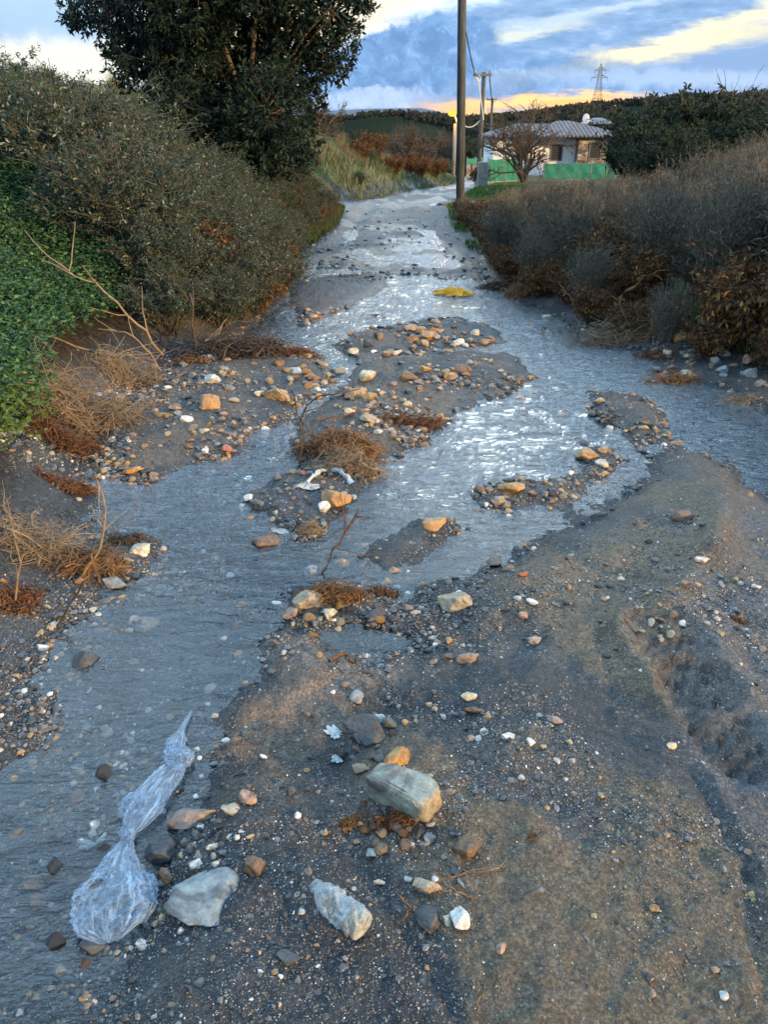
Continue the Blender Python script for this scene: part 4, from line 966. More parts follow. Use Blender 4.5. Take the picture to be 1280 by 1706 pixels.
# grass of the mound and verge: stuff
def blades(name, pts, h, w, pal, label, lean=.35, seed=1, mat=None):
    rs = np.random.RandomState(seed); n = len(pts); d = rs.normal(size=(n, 3)) * lean; d[:, 2] = 1
    V, Fa, Cc = leaves(pts, d, h, w, rs, pick(rs, pal, n)); obj(name, mesh(name, V, Fa, Cc, False), mat or M_LEAF, kind='stuff', label=label, cat='grass')
def pts_in(x0, x1, y0, y1, n, fn, rs):
    x, y = rs.uniform(x0, x1, n), rs.uniform(y0, y1, n); k = fn(x, y); x, y = x[k], y[k]; return np.stack([x, y, H(x, y)], 1)
rs = np.random.RandomState(8)
pt = pts_in(-7, 4.5, 18, 40, 130000, lambda x, y: (Lk(MO, x, y) > -.12) & (rs.rand(len(x)) < .5 + 1.5 * fbm(x * .9, y * .9, 3, 55)), rs)
hh = np.where(fbm(pt[:, 0] * .8, pt[:, 1] * .8, 3, 56) > .06, .24, .12)
blades('mound_grass', pt, hh, .022, [(.075, .13, .045), (.11, .15, .07), (.19, .19, .12), (.26, .25, .18), (.05, .10, .04)], 'mixed green and straw grass covering the mound left of the track')
for k in range(26):
    p = G(rs.uniform(520, 640), rs.uniform(232, 285)); tuft(k, p.x, p.y, rs.uniform(.22, .42), 'pale straw tuft on the left half of the grassy mound', 'straw tufts on the mound', rs.uniform(0, 6))
pt = pts_in(1.0, 5.5, 11, 30, 50000, lambda x, y: (Lk(BR, x, y) > -.12) & (Lk(BR, x, y) < 1.4) & (fbm(x * 1.5, y * 1.5, 3, 57) > -.08), rs)
blades('verge_grass', pt, .09, .018, [(.05, .13, .02), (.09, .17, .03), (.12, .16, .05)], 'short green grass around the foot of the near pole')
pt = pts_in(1.2, 5, 4, 9, 26000, lambda x, y: (Lk(BR, x, y) > .25) & (Lk(BR, x, y) < .9) & (fbm(x * 2.5, y * 2.5, 3, 58) > .06), rs)
blades('bank_grass', pt, .13, .012, [(.04, .10, .03), (.06, .12, .04), (.10, .10, .04)], 'green grass at the foot of the withered weeds')
pt = pts_in(-1.6, -.8, 11.5, 17.2, 30000, lambda x, y: (Lk(BL, x, y) > -.25) & (Lk(BL, x, y) < .6), rs)
blades('edge_grass', pt, .13, .016, [(.04, .09, .025), (.08, .12, .04), (.10, .07, .04)], 'dark green grass at the stream edge below the evergreen tree')
# lush green weeds, left
def weeds():
    rs = np.random.RandomState(12)
    poly = px_poly([(-250, 700), (-200, 470), (-60, 420), (60, 410), (140, 430), (178, 480), (212, 530), (205, 590), (125, 640), (60, 690), (70, 760), (40, 830), (-40, 900), (-250, 900)])
    x, y = rs.uniform(-6.5, -1.2, 24000), rs.uniform(2.6, 12, 24000); k = sdf(poly, x + 0, y - .25) > 0; x, y = x[k], y[k]; z = H(x, y); n = len(x)
    LP, LDn, CC = [], [], []; hh = .16 + .20 * np.clip(fbm(x * 1.5, y * 1.5, 3, 61) + .5, 0, 1) + .25 * sst(y, 6, 9)
    for j in range(13):
        f = rs.uniform(.35, 1, n); LP.append(np.stack([x + rs.normal(size=n) * .05, y + rs.normal(size=n) * .05, z + hh * f], 1))
        d = rs.normal(size=(n, 3)); d[:, 2] = d[:, 2] * .35 - .15; LDn.append(d)
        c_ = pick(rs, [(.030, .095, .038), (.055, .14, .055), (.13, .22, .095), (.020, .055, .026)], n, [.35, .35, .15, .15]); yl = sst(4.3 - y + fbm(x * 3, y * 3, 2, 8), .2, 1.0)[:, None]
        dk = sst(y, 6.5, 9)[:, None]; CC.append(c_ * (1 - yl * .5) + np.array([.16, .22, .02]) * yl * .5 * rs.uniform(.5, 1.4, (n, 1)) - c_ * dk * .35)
    LP, LDn, CC = np.concatenate(LP), np.concatenate(LDn), np.concatenate(CC)
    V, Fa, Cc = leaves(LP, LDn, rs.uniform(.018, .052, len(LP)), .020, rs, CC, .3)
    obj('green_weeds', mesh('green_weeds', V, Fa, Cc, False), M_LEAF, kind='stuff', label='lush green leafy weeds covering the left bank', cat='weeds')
weeds()
# woods of the far hills
def far_woods():
    rs = np.random.RandomState(14); n = 60000; a = rs.uniform(-.5, .5, n); d = 120 + 270 * rs.uniform(0, 1, n) ** .8; x, y = np.sin(a) * d, np.cos(a) * d
    k = (fbm(x / 22, y / 40, 3, 106) > .035) | (d > 372) & (rs.rand(n) < .6); x, y, d = x[k], y[k], d[k]
    x, y, d = x[:5200], y[:5200], d[:5200]; n = len(x); z = H(x, y); r = rs.uniform(1.2, 3.0, n); m_ = 34
    u = rs.normal(size=(n, m_, 3)); u /= np.linalg.norm(u, axis=2)[..., None]; u[..., 2] = np.abs(u[..., 2]) * .9
    Pp = np.stack([x, y, z], 1)[:, None] + u * r[:, None, None] * rs.uniform(.6, 1.05, (n, m_, 1))
    cc = np.repeat(pick(rs, [(.020, .030, .018), (.032, .042, .024), (.050, .045, .030), (.040, .030, .022)], n), m_, 0)
    V, Fa, Cc = leaves(Pp.reshape(-1, 3), rs.normal(size=(n * m_, 3)) + u.reshape(-1, 3), 1.3, 1.0, rs, cc)
    obj('far_woods', mesh('far_woods', V, Fa, Cc, False), M_LEAF, kind='stuff', label='dark woods scattered over the far hills', cat='woods')
far_woods()
# ---------------------------------------------------------------- built things
def box_v(x0, x1, y0, y1, z0, z1):
    V = [(x, y, z) for z in (z0, z1) for y in (y0, y1) for x in (x0, x1)]
    return np.array(V, float), np.array([(0, 2, 3, 1), (4, 5, 7, 6), (0, 1, 5, 4), (2, 6, 7, 3), (0, 4, 6, 2), (1, 3, 7, 5)])
def join(parts):
    VV, FF, off = [], [], 0
    for V, Fa in parts: VV.append(V); FF.append(np.asarray(Fa) + off); off += len(V)
    return np.concatenate(VV), np.concatenate(FF)
def bx(name, b, mat, parent=None, **k):
    V, Fa = join([box_v(*q_) for q_ in (b if isinstance(b, list) else [b])]); return obj(name, mesh(name, V, Fa, smooth=False), mat, parent, **k)
M_POLE = simple_mat('weathered_pole', (.045, .052, .06), (.13, .145, .16), .8, 8, .6, .01, .2, (3, 3, .35))
M_CONC = simple_mat('concrete', (.16, .165, .17), (.30, .30, .30), .8, 9, .4, .01, .2)
M_METAL = simple_mat('grey_metal', (.10, .105, .11), (.20, .20, .21), .5, 20)
M_CABLE = simple_mat('black_cable', (.02, .02, .02), (.04, .04, .04), .5, 20)
M_CABLEW = simple_mat('white_cable', (.55, .55, .52), (.7, .7, .68), .5, 20)
M_GREEN = simple_mat('green_netting', (.012, .13, .095), (.03, .26, .19), .8, 2.2)
M_WHITE = simple_mat('whitewash', (.74, .77, .80), (.80, .82, .84), .8, 3)
M_DARKW = simple_mat('dark_shutter', (.015, .018, .022), (.04, .045, .05), .5, 8)
def cyl(p0, p1, r0, r1, s=10): return tubes([(np.array([p0, p1]) if True else 0, r0, r1)], s)
def capped(p0, p1, r0, r1, s=12):
    p0, p1 = np.array(p0, float), np.array(p1, float); d = (p1 - p0) / np.linalg.norm(p1 - p0)
    P_ = np.array([p0, p0 + d * .002, p0 + (p1 - p0) * .5, p1 - d * .002, p1]); V, Fa = tubes([(P_, r0, r1)], s)
    V[:s] = p0; V[-s:] = p1; return V, Fa
# near pole
b = G(768, 341); px_, py_ = b.x, b.y; bz = b.z
e = empty('utility_pole', (px_, py_, bz), 'tall weathered grey pole standing closest, on a concrete foot beside the track', 'utility pole')
def rel(o_, base=None): o_.location = -Vector(e.location) if base is None else -Vector(base); return o_
V, Fa = capped((0, 0, -.3), (-.30, 0, 8.2), .095, .070, 14); obj('pole', mesh('pole', V, Fa), M_POLE, e)
fv, ff = ICO[4]; fV = fv.copy(); fV = np.sign(fV) * np.abs(fV) ** .45; fV = fV * np.array([.52, .24, .07]) * (1 + n3(fV, 2, 3)[:, None] * .25) + np.array([.08, .02, .0]); obj('foot', mesh('foot', fV, ff), M_CONC, e)
V, Fa = join([box_v(-1.0, .5, -.13, -.04, 7.7, 7.82)]); obj('crossarm', mesh('crossarm', V, Fa, smooth=False), M_METAL, e)
for sx in (-.9, -.3, .4): V, Fa = capped((sx, -.09, 7.82), (sx, -.09, 8.0), .04, .03, 8); obj('insulator', mesh('insulator', V, Fa), M_CONC, e)
nb = Vector((px_, py_, bz))
# second and third pole
def pole(px, top, Y, r, label, arm=True):
    global e
    t = at(px, top, Y); z0 = float(H(t.x, t.y)); h = t.z - z0
    e = empty('utility_pole', (t.x, t.y, z0), label, 'utility pole'); V, Fa = capped((0, 0, -.3), (0, 0, h), r, r * .75, 10); obj('pole', mesh('pole', V, Fa), M_POLE, e)
    bx('crossarm', (-.62, .42, -.10 - r, -r, h - .22, h - .08), M_METAL, e)
    for sx in (-.5, .3): V, Fa = capped((sx, -.05 - r, h - .08), (sx, -.05 - r, h + .08), .05, .04, 8); obj('insulator', mesh('insulator', V, Fa), M_CONC, e)
    return t
t2 = pole(807, 120, 50, .14, 'second pole along the track, with a short crossarm, left of the bare tree')
t3 = pole(821, 163, 85, .15, 'small distant pole seen behind the bare tree')
def sag(a, b, s, n=24):
    a, b = np.array(a, float), np.array(b, float); t = np.linspace(0, 1, n)[:, None]; P_ = a * (1 - t) + b * t; P_[:, 2] -= (4 * s * t * (1 - t))[:, 0]; return P_
a1 = np.array(nb) + np.array([.10, -.10, 3.0]); a1 = np.array(at(777, 55, nb.y - .05)); e2 = np.array(at(800, 124, 49.7))
V, Fa = tubes([(sag(a1, e2, .35), .012, .035)], 5); w = obj('overhead_cable', mesh('overhead_cable', V, Fa), M_CABLE, None, 'black cable sagging from the near pole to the second pole', 'cable')
V, Fa = tubes([(sag(e2 + np.array([-.3, 0, .2]), e2 + np.array([.05, 0, -.2]), .3), .05, .05), (sag(e2 + np.array([-.15, 0, 0]), np.array(at(806, 200, 49.6)), -.1), .03, .03)], 6); obj('cable_clamp', mesh('cable_clamp', V, Fa), M_CABLEW, None, 'pale cable joint hanging beside the top of the second pole', 'cable joint')
V, Fa = tubes([(sag(np.array(t2) + [0.3, 0, 0], np.array(t3) + [.3, 0, 0], .9), .03, .04)], 4); obj('overhead_cable', mesh('overhead_cable', V, Fa), M_CABLE, None, 'thin cable running from the second pole to the distant pole', 'cable')
V, Fa = tubes([(sag(np.array(at(772, 208, 50)), np.array(at(805, 194, 50)), .30), .03, .03)], 5); obj('slack_cable', mesh('slack_cable', V, Fa), M_CABLEW, None, 'whitish slack cable hanging between the street lamp and the second pole', 'cable')
# street lamp, lit
t = at(759, 206, 52); z0 = float(H(t.x, t.y)); e = empty('street_lamp', (t.x, t.y, z0), 'lit orange street lamp behind the near pole', 'street lamp'); h = t.z - z0
V, Fa = capped((0, 0, -.2), (0, 0, h), .12, .10, 10); obj('pole', mesh('pole', V, Fa), M_CONC, e)
lp = np.array([-.22, -.15, h + .62]); V, Fa = tubes([(np.array([(.14, 0, h - .1), (.08, -.02, h + .15), (-.04, -.08, h + .42), lp + [0.05, 0, .02]]), .045, .04)], 8); obj('arm', mesh('arm', V, Fa), M_CABLEW, e)
lv = ICO[3][0] * np.array([.20, .12, .07]) + lp; hd = obj('lamp_head', mesh('lamp_head', lv, ICO[3][1]), M_METAL, e)
m, q, out = new_mat('sodium_glow'); em = q.n('ShaderNodeEmission'); em.inputs[0].default_value = (1, .40, .06, 1); em.inputs[1].default_value = 1.9; q.t.links.new(em.outputs[0], out.inputs[0])
bv = ICO[3][0] * np.array([.26, .18, .17]) + lp + np.array([0, -.05, -.07]); obj('bulb', mesh('bulb', bv, ICO[3][1]), m, hd)
pl = bpy.data.lights.new('lamp_light', 'POINT'); pl.energy = 70; pl.color = (1, .45, .10); pl.shadow_soft_size = .12
po = bpy.data.objects.new('lamp_light', pl); col.objects.link(po); po.location = Vector((t.x + lp[0], t.y - .4, z0 + lp[2] - .3))
# pylon
def pylon():
    Y = 420.0; top, base = at(993, 106, Y), at(993, 192, Y); z0 = float(H(base.x, base.y)); h = top.z - z0; ps = []
    def hw(z): return np.interp(z / h, [0, .62, .8, 1], [2.6, .9, .7, .12])
    zs = np.linspace(0, h, 13); cs = lambda z: [np.array([sx * hw(z), sy * hw(z), z]) for sx, sy in ((-1, -1), (1, -1), (1, 1), (-1, 1))]
    for a, b_ in zip(zs[:-1], zs[1:]):
        A, B = cs(a), cs(b_)
        for k in range(4): ps += [(np.array([A[k], B[k]]), .07, .07), (np.array([A[k], B[(k + 1) % 4]]), .035, .035), (np.array([A[(k + 1) % 4], B[k]]), .045, .045), (np.array([B[k], B[(k + 1) % 4]]), .04, .04)]
    for zz, L in ((h * .70, 3.9), (h * .86, 2.6)):
        for s_ in (-1, 1):
            tip = np.array([s_ * L, 0, zz]); 
            for sy in (-1, 1): ps += [(np.array([[s_ * hw(zz), sy * hw(zz), zz], tip]), .12, .09), (np.array([[s_ * hw(zz), sy * hw(zz), zz + 1.3], tip]), .10, .08)]
            ps.append((np.array([tip, tip - [0, 0, 1.6]]), .10, .10))
    V, Fa = tubes(ps, 4); obj('pylon', mesh('pylon', V, Fa), M_METAL, None, 'steel lattice power pylon on the far ridge', 'pylon', loc=(base.x, Y, z0))
pylon()
# the house
def stone_wall_mat():
    m, q, out = new_mat('rubble_masonry'); t = q.n('ShaderNodeTexCoord').outputs['Object']
    v = q.n('ShaderNodeTexVoronoi', feature='F1'); q.put(v.inputs['Vector'], q.vm('MULTIPLY', t, (1, 1, 1.6))); v.inputs['Scale'].default_value = 3.4
    ve = q.n('ShaderNodeTexVoronoi', feature='DISTANCE_TO_EDGE'); q.put(ve.inputs['Vector'], q.vm('MULTIPLY', t, (1, 1, 1.6))); ve.inputs['Scale'].default_value = 3.4
    s = q.n('ShaderNodeSeparateColor'); q.put(s.inputs[0], v.outputs['Color'])
    cc = q.ramp(s.outputs[0], [(0, (.07, .07, .075)), (.4, (.17, .15, .13)), (.7, (.30, .26, .22)), (1, (.46, .43, .38))])
    cc = q.mix(q.ss(ve.outputs['Distance'], .07, .02), cc, (.22, .21, .20)); principled(q, out, cc, .85, .2, ve.outputs['Distance'], .8, .05); return m
def tile_mat():
    m, q, out = new_mat('roof_tiles'); t = q.n('ShaderNodeTexCoord').outputs['Object']; s = q.n('ShaderNodeSeparateXYZ'); q.put(s.inputs[0], t)
    w_ = q.m('SINE', q.m('MULTIPLY', s.outputs[0], 20.0)); n = q.noise(t, 2.2, 4, .6)
    cc = q.ramp(n, [(.3, (.075, .075, .085)), (.7, (.17, .155, .16))]); cc = q.mix(q.ss(w_, -.2, -.9, 0, .6), cc, (.05, .045, .045)); principled(q, out, cc, .7, .3, w_, .8, .05); return m
M_STONEW, M_TILE = stone_wall_mat(), tile_mat()
def hip(x0, x1, y0, y1, z, rx0, rx1, zr, th=.12):
    ry = (y0 + y1) / 2
    V = np.array([(x0, y0, z), (x1, y0, z), (x1, y1, z), (x0, y1, z), (rx0, ry, zr), (rx1, ry, zr), (x0, y0, z - th), (x1, y0, z - th), (x1, y1, z - th), (x0, y1, z - th)])
    return V, [np.array([(0, 1, 5, 4), (2, 3, 4, 5), (0, 6, 7, 1), (1, 7, 8, 2), (2, 8, 9, 3), (3, 9, 6, 0), (9, 8, 7, 6)]), np.array([(1, 2, 5), (3, 0, 4)])]
Y0 = 65.0
X = lambda px: at(px, 240, Y0).x
Z = lambda py: at(900, py, Y0).z
hx0, hx1, hx2 = X(826), X(964), X(1022); hz0 = float(H((hx0 + hx2) / 2, Y0)) - .4; ze = Z(228)
e = empty('house', ((hx0 + hx2) / 2, Y0 + 4, hz0), 'single-storey house with whitewashed and rubble stone walls and a grey tiled hip roof', 'house')
off = -Vector(e.location)
def hp(o_, par=None):
    o_.parent = par or e
    if par is None: o_.location = off
    return o_
hp(bx('wall', (hx0, hx1, Y0 + .8, Y0 + 7.5, hz0, ze), M_WHITE))
hp(bx('stone_wall', (hx1 + .003, hx2, Y0 - .2, Y0 + 6.5, hz0, ze + .02), M_STONEW))
V, Fa = hip(hx0 - .45, X(1000), Y0 + .2, Y0 + 8.2, ze + .02, X(872), X(945), Z(206)); hp(obj('roof', mesh('roof', V, Fa, smooth=False), M_TILE))
V, Fa = hip(X(892), X(1044), Y0 - .8, Y0 + 7.2, ze + .10, X(940), X(962), Z(201)); hp(obj('roof', mesh('roof', V, Fa, smooth=False), M_TILE))
def win(x0, x1, z0, z1, y):
    f = bx('window', [(x0 - .08, x0, y - .06, y + .02, z0 - .08, z1 + .08), (x1, x1 + .08, y - .06, y + .02, z0 - .08, z1 + .08), (x0, x1, y - .06, y + .02, z1, z1 + .08), (x0, x1, y - .06, y + .02, z0 - .08, z0)], M_METAL); hp(f)
    n_ = 9; hh = (z1 - z0) / n_; bs_ = [(x0, x1, y - .035 - (.012 if i % 2 else 0), y - .005, z0 + i * hh, z0 + (i + .93) * hh) for i in range(n_)]
    bx('shutter', bs_, M_DARKW, f)
win(X(924), X(941), Z(267), Z(242), Y0 + .8); win(X(984), X(1001), Z(263), Z(238), Y0 - .2); win(X(868), X(884), Z(267), Z(244), Y0 + .8)
hp(bx('chimney', (X(1006), X(1012), Y0 + 4, Y0 + 4.6, ze, Z(212)), M_STONEW))
dv = ICO[3][0]; dk = dv[:, 1] < .05; dV = dv * np.array([.32, .10, .42]); dV[:, 1] = np.abs(dV[:, 1]) * -1
c0 = np.array(at(977, 198, Y0 + 3)); d_ = obj('satellite_dish', mesh('satellite_dish', dV * .9 + c0, ICO[3][1]), M_WHITE); hp(d_)
V, Fa = tubes([(np.array([c0, c0 + [.25, 0, -.9]]), .04, .04), (np.array([c0 + [0, -.05, 0], c0 + [.7, -.6, -.1]]), .03, .03)], 6); obj('dish_arm', mesh('dish_arm', V, Fa), M_METAL, d_)
# neighbour roof
c0 = at(1004, 206, 95); hz = float(H(c0.x, 95)); e = empty('neighbour_house', (c0.x, 98, hz), 'dark-roofed building showing just behind the house', 'house'); o_ = bx('wall', (c0.x - .9, c0.x + 1.2, 95.5, 100, hz, c0.z - .1), M_STONEW, e); o_.location = (-c0.x, -98, -hz)
V, Fa = hip(c0.x - 1.4, c0.x + 1.7, 95, 100.5, c0.z, c0.x - .3, c0.x + .6, at(1004, 196, 95).z); o_ = obj('roof', mesh('roof', V, Fa, smooth=False), M_DARKW, e); o_.location = (-c0.x, -98, -hz)
# fences with green netting
def netfence(px0, px1, pt, pb, Y, label, plinth, slant=0.0, nposts=4):
    a, b_ = at(px0, pb, Y), at(px1, pb, Y + slant); top = at(px0, pt, Y).z; z0 = min(float(H(a.x, a.y)), float(H(b_.x, b_.y)), a.z) - .2; zb = a.z
    e = empty('netting_fence', (a.x, a.y, a.z), label, 'fence'); n = 60; t = np.linspace(0, 1, n)
    xs, ys = a.x + (b_.x - a.x) * t, a.y + (b_.y - a.y) * t; ph = np.abs((t * (nposts - 1)) % 1 - .5) * 2
    tz = top - .06 * (1 - ph ** 2) ; rows = []
    for k in np.linspace(0, 1, 8): rows.append(np.stack([xs, ys - .03 + .03 * np.sin(t * 40 + k * 3) * (1 - abs(2 * k - 1)), (zb + .04) * (1 - k) + tz * k], 1))
    V = np.concatenate(rows); Fa = grid_faces(8, n); o1 = obj('net', mesh('net', V - np.array(a), Fa), M_GREEN, e)
    for k in range(nposts):
        u = k / (nposts - 1); c_ = np.array([a.x + (b_.x - a.x) * u, a.y + (b_.y - a.y) * u, 0]) - np.array([a.x, a.y, a.z]); V, Fa = capped(c_ + [0, 0, z0], c_ + [0, 0, top + .06], .035, .035, 8); V[:, 2] += 0
        obj('post', mesh('post', V, Fa), M_METAL, e)
    if plinth:
        P_ = np.array([[a.x, a.y - .06], [b_.x, b_.y - .06], [b_.x, b_.y + .14], [a.x, a.y + .14]]) - np.array([a.x, a.y]); V = np.array([(*p_, z0 - a.z - .5) for p_ in P_] + [(*p_, .03) for p_ in P_])
        obj('plinth', mesh('plinth', V, np.array([(3, 2, 1, 0), (4, 5, 6, 7), (0, 1, 5, 4), (1, 2, 6, 5), (2, 3, 7, 6), (3, 0, 4, 7)]), smooth=False), M_CONC, e)
netfence(812, 862, 264, 304, 38, 'green netting fence on a concrete plinth at the road bend', True, 1.0, 3)
netfence(905, 1036, 271, 300, 43, 'green netting fence before the stone wall of the house', True, 0, 6)
netfence(778, 805, 263, 276, 57, 'short green netting fence across the road beyond the bend', True, 1.5, 3)
p = G(806, 314); bx('gate_pillar', (p.x - .18, p.x + .12, p.y, p.y + .35, p.z - .3, p.z + .75), M_CONC, None, label='grey concrete pillar at the corner of the green fence', cat='pillar')
# distant mountain
def mountain():
    Yd = 9000.0; pts = [(400, 196), (480, 190), (560, 184), (620, 181), (700, 180), (722, 184), (760, 196), (790, 205)]
    xs = np.linspace(at(330, 190, Yd).x, at(800, 190, Yd).x, 120); zt = np.interp(xs, [at(*p_, Yd).x for p_ in pts], [at(*p_, Yd).z for p_ in pts]); n = 30
    V = []
    for j in range(n):
        k = j / (n - 1); prof = math.sin(k * math.pi) if k < .5 else math.sin(k * math.pi)
        V.append(np.stack([xs, np.full_like(xs, Yd - 2500 + 5000 * k), -60 + (zt + 60) * prof ** 1.2 + fbm(xs / 700, np.full_like(xs, k * 6), 4, 5) * 120 * prof * (1 - prof)], 1))
    obj('mountains', mesh('mountains', np.concatenate(V), grid_faces(n, 120)), simple_mat('hazed_slope', (.012, .030, .06), (.02, .04, .07), .9, .002), kind='structure')  # blue of the distant haze is put into the slope colour
mountain()
bx('water_plain', (-9000, 9000, 2000, 12000, -64, -60), simple_mat('plain', (.05, .07, .06), (.09, .11, .08), .9, .002), kind='structure') if False else None
# ---------------------------------------------------------------- flood debris

def heap(px, py, w, h, n, mat, label, name='root_tangle', cat='debris', r=.0022, hz=.15, ln=.30, seed=None, curl=.45, flat=.35):
    rs = np.random.RandomState(seed or int(px * 7 + py)); p = G(px, py + h * .25); pm = F / depth(p); a = math.atan2(CAMH - p.z, math.hypot(p.x, p.y))
    rx = w / pm / 2; ry = max(h / pm / 2 / (math.sin(a) + .6), rx * .25); rz = min(rx, ry * 1.4) * hz; ps = []
    for i in range(n):
        u = rs.normal(size=3); u /= np.linalg.norm(u); rr = rs.uniform(.1, 1) ** .5; c_ = np.array([u[0] * rx * rr, u[1] * ry * rr, 0]); nz_ = float(fbm(c_[0] / rx * 1.8 + px, c_[1] / ry * 1.8 + py, 3, 7))
        if rr > .7 and nz_ < .0: continue
        zz = max(0, 1 - rr ** 1.5) * rz * rs.uniform(.3, 1.15) * np.clip(.6 + nz_ * 5, .15, 1.7) + .003; th = rs.uniform(0, 6.28); L = rx * ln * rs.uniform(.4, 1.9)
        d = np.array([math.cos(th), math.sin(th), rs.normal() * flat * 1.6]) * L; A = c_ - d / 2; B = c_ + d / 2; A[2] += zz; B[2] += zz; A[2] = max(A[2], .002); B[2] = max(B[2], .002)
        ps.append((wig(rs, A, B, 6, curl, rs.uniform(0, .15)), r * rs.uniform(.4, 1.3) * (2.2 if rs.rand() < .07 else 1), r * .4))
    V, Fa = tubes(ps, 3); m_ = n // 2; u = rs.normal(size=(m_, 2)) * .42; lp_ = np.stack([u[:, 0] * rx, u[:, 1] * ry, rs.uniform(0, 1, m_) * rz * np.clip(1 - (u ** 2).sum(1), 0, 1) + .004], 1)
    lv_, lf_, _ = leaves(lp_, rs.normal(size=(m_, 3)) * [1, 1, .35], min(r * 9, .035), min(r * 4, .014), rs); Fa = [Fa, lf_ + len(V)]; V = np.concatenate([V, lv_]); gx, gy = V[:, 0] + p.x, V[:, 1] + p.y; V[:, 2] += H(gx, gy) - p.z
    return obj(name, mesh(name, V, Fa), mat, None, label, cat, None, None, tuple(p))
M_OR, M_DK, M_TW = M_TWIGO, M_TWIGD, M_TWIG
M_RUST = simple_mat('rust_brown_litter', (.06, .025, .012), (.20, .09, .035), .8, 50)
heap(400, 573, 190, 66, 900, M_DK, 'long dark brushwood drift along the left shore', 'brushwood', r=.004, ln=.4)
heap(497, 578, 76, 50, 420, M_RUST, 'rusty twig clump at the stream end of the dark brushwood', 'brushwood', r=.003)
heap(322, 598, 70, 26, 200, M_OR, 'orange root stump under the upright dead branches', r=.004)
heap(120, 655, 260, 130, 800, M_TW, 'pale dead grass and twigs spilling down the left bank', 'dead_brush', r=.0025, ln=.5)
heap(215, 620, 130, 70, 420, M_TW, 'grey twig fan at the back of the left gravel bar', 'dead_brush', r=.0025, ln=.5)
heap(110, 720, 150, 80, 420, M_RUST, 'dark rusty brush below the pale dead grass', 'dead_brush', r=.003, ln=.45)
heap(112, 800, 96, 46, 420, M_RUST, 'brown root clump at the upper end of the near left shore', r=.003)
heap(152, 925, 140, 66, 520, M_OR, 'orange-brown stick pile trapped on the near left shore', 'stick_pile', r=.0024, ln=.6, curl=.22, flat=.15)
heap(215, 893, 90, 34, 260, M_DK, 'dark twig mat above the cream stone on the left shore', r=.002)
heap(28, 985, 90, 90, 520, M_RUST, 'dark brown root clod at the left edge of the picture', r=.003)
heap(70, 900, 130, 80, 300, M_TW, 'loose grey-green twigs hanging over the near left shore', 'dead_brush', r=.0016, ln=.9)
heap(560, 722, 150, 90, 1500, M_OR, 'large orange-brown root mass lodged in the middle of the stream', r=.0026, ln=.30)
heap(580, 770, 130, 50, 420, M_TW, 'straw-coloured twigs trailing from the large orange root mass', r=.0022, ln=.6)
heap(562, 985, 120, 56, 620, M_OR, 'orange and yellow root tangle beside the rounded grey and yellow boulder', r=.0018, ln=.4)
heap(645, 983, 60, 26, 150, M_RUST, 'reddish root tail reaching to the round orange stone', r=.0016, ln=.7)
heap(515, 872, 46, 44, 200, M_TW, 'straw and green grass wisp below the white veined quartz', 'grass_wisp', 'debris', r=.0016, ln=.7)
heap(581, 1363, 44, 44, 260, M_OR, 'fuzzy orange rootlet ball left of the leaf litter', r=.0011, ln=.35)
heap(660, 1365, 100, 44, 300, M_RUST, 'brown leaf litter caught under the long squared stone', 'leaf_litter', r=.0018)
heap(890, 470, 130, 52, 600, M_OR, 'orange-brown brush washed against the right bank', 'dead_brush', r=.004)
heap(828, 474, 80, 30, 300, M_DK, 'dark drift branches at the tip of the right bank', 'brushwood', r=.006)
heap(978, 486, 60, 90, 300, M_OR, 'upright orange root bundle on the right bank', r=.003, hz=1.5, flat=1.2)
heap(1126, 508, 56, 90, 320, M_OR, 'hanging orange dead leaves above the bright orange boulder', r=.003, hz=1.6, flat=1.3)
heap(1075, 512, 50, 80, 220, M_RUST, 'rust-coloured dead bunch between the two orange bundles of the right bank', r=.003, hz=1.4, flat=1.2)
heap(1225, 540, 110, 110, 520, M_RUST, 'brown withered bunch at the right edge above the stone row', r=.003, hz=1.4, flat=1.0)
heap(1020, 566, 170, 34, 520, M_TW, 'brown flood-combed stem mat lying on the right shore', r=.0028, ln=.5)
heap(1090, 588, 90, 34, 260, M_RUST, 'matted grass left of the bright orange boulder', r=.0025)
heap(1116, 633, 96, 30, 420, M_OR, 'yellow-orange debris mat ending at the square yellow rock', r=.003, ln=.5, curl=.08)
heap(1232, 660, 70, 40, 300, M_TW, 'greenish grass clump on the right shore below the stone row', r=.0022)
heap(622, 527, 48, 15, 200, M_RUST, 'small brown clump on the reddish gravel island', r=.003)
heap(912, 552, 60, 16, 150, M_RUST, 'little brown root mat in the stream by the right shore', r=.003)
heap(1232, 1031, 34, 24, 120, M_RUST, 'tiny reddish root clump on the grey silt at the right', r=.0012)
heap(886, 1397, 22, 22, 70, M_OR, 'tiny straw wisp alone on the smooth sand', r=.0009)
heap(690, 700, 130, 24, 260, M_RUST, 'brown ridge of roots and pebbles behind the central channel', r=.0025)
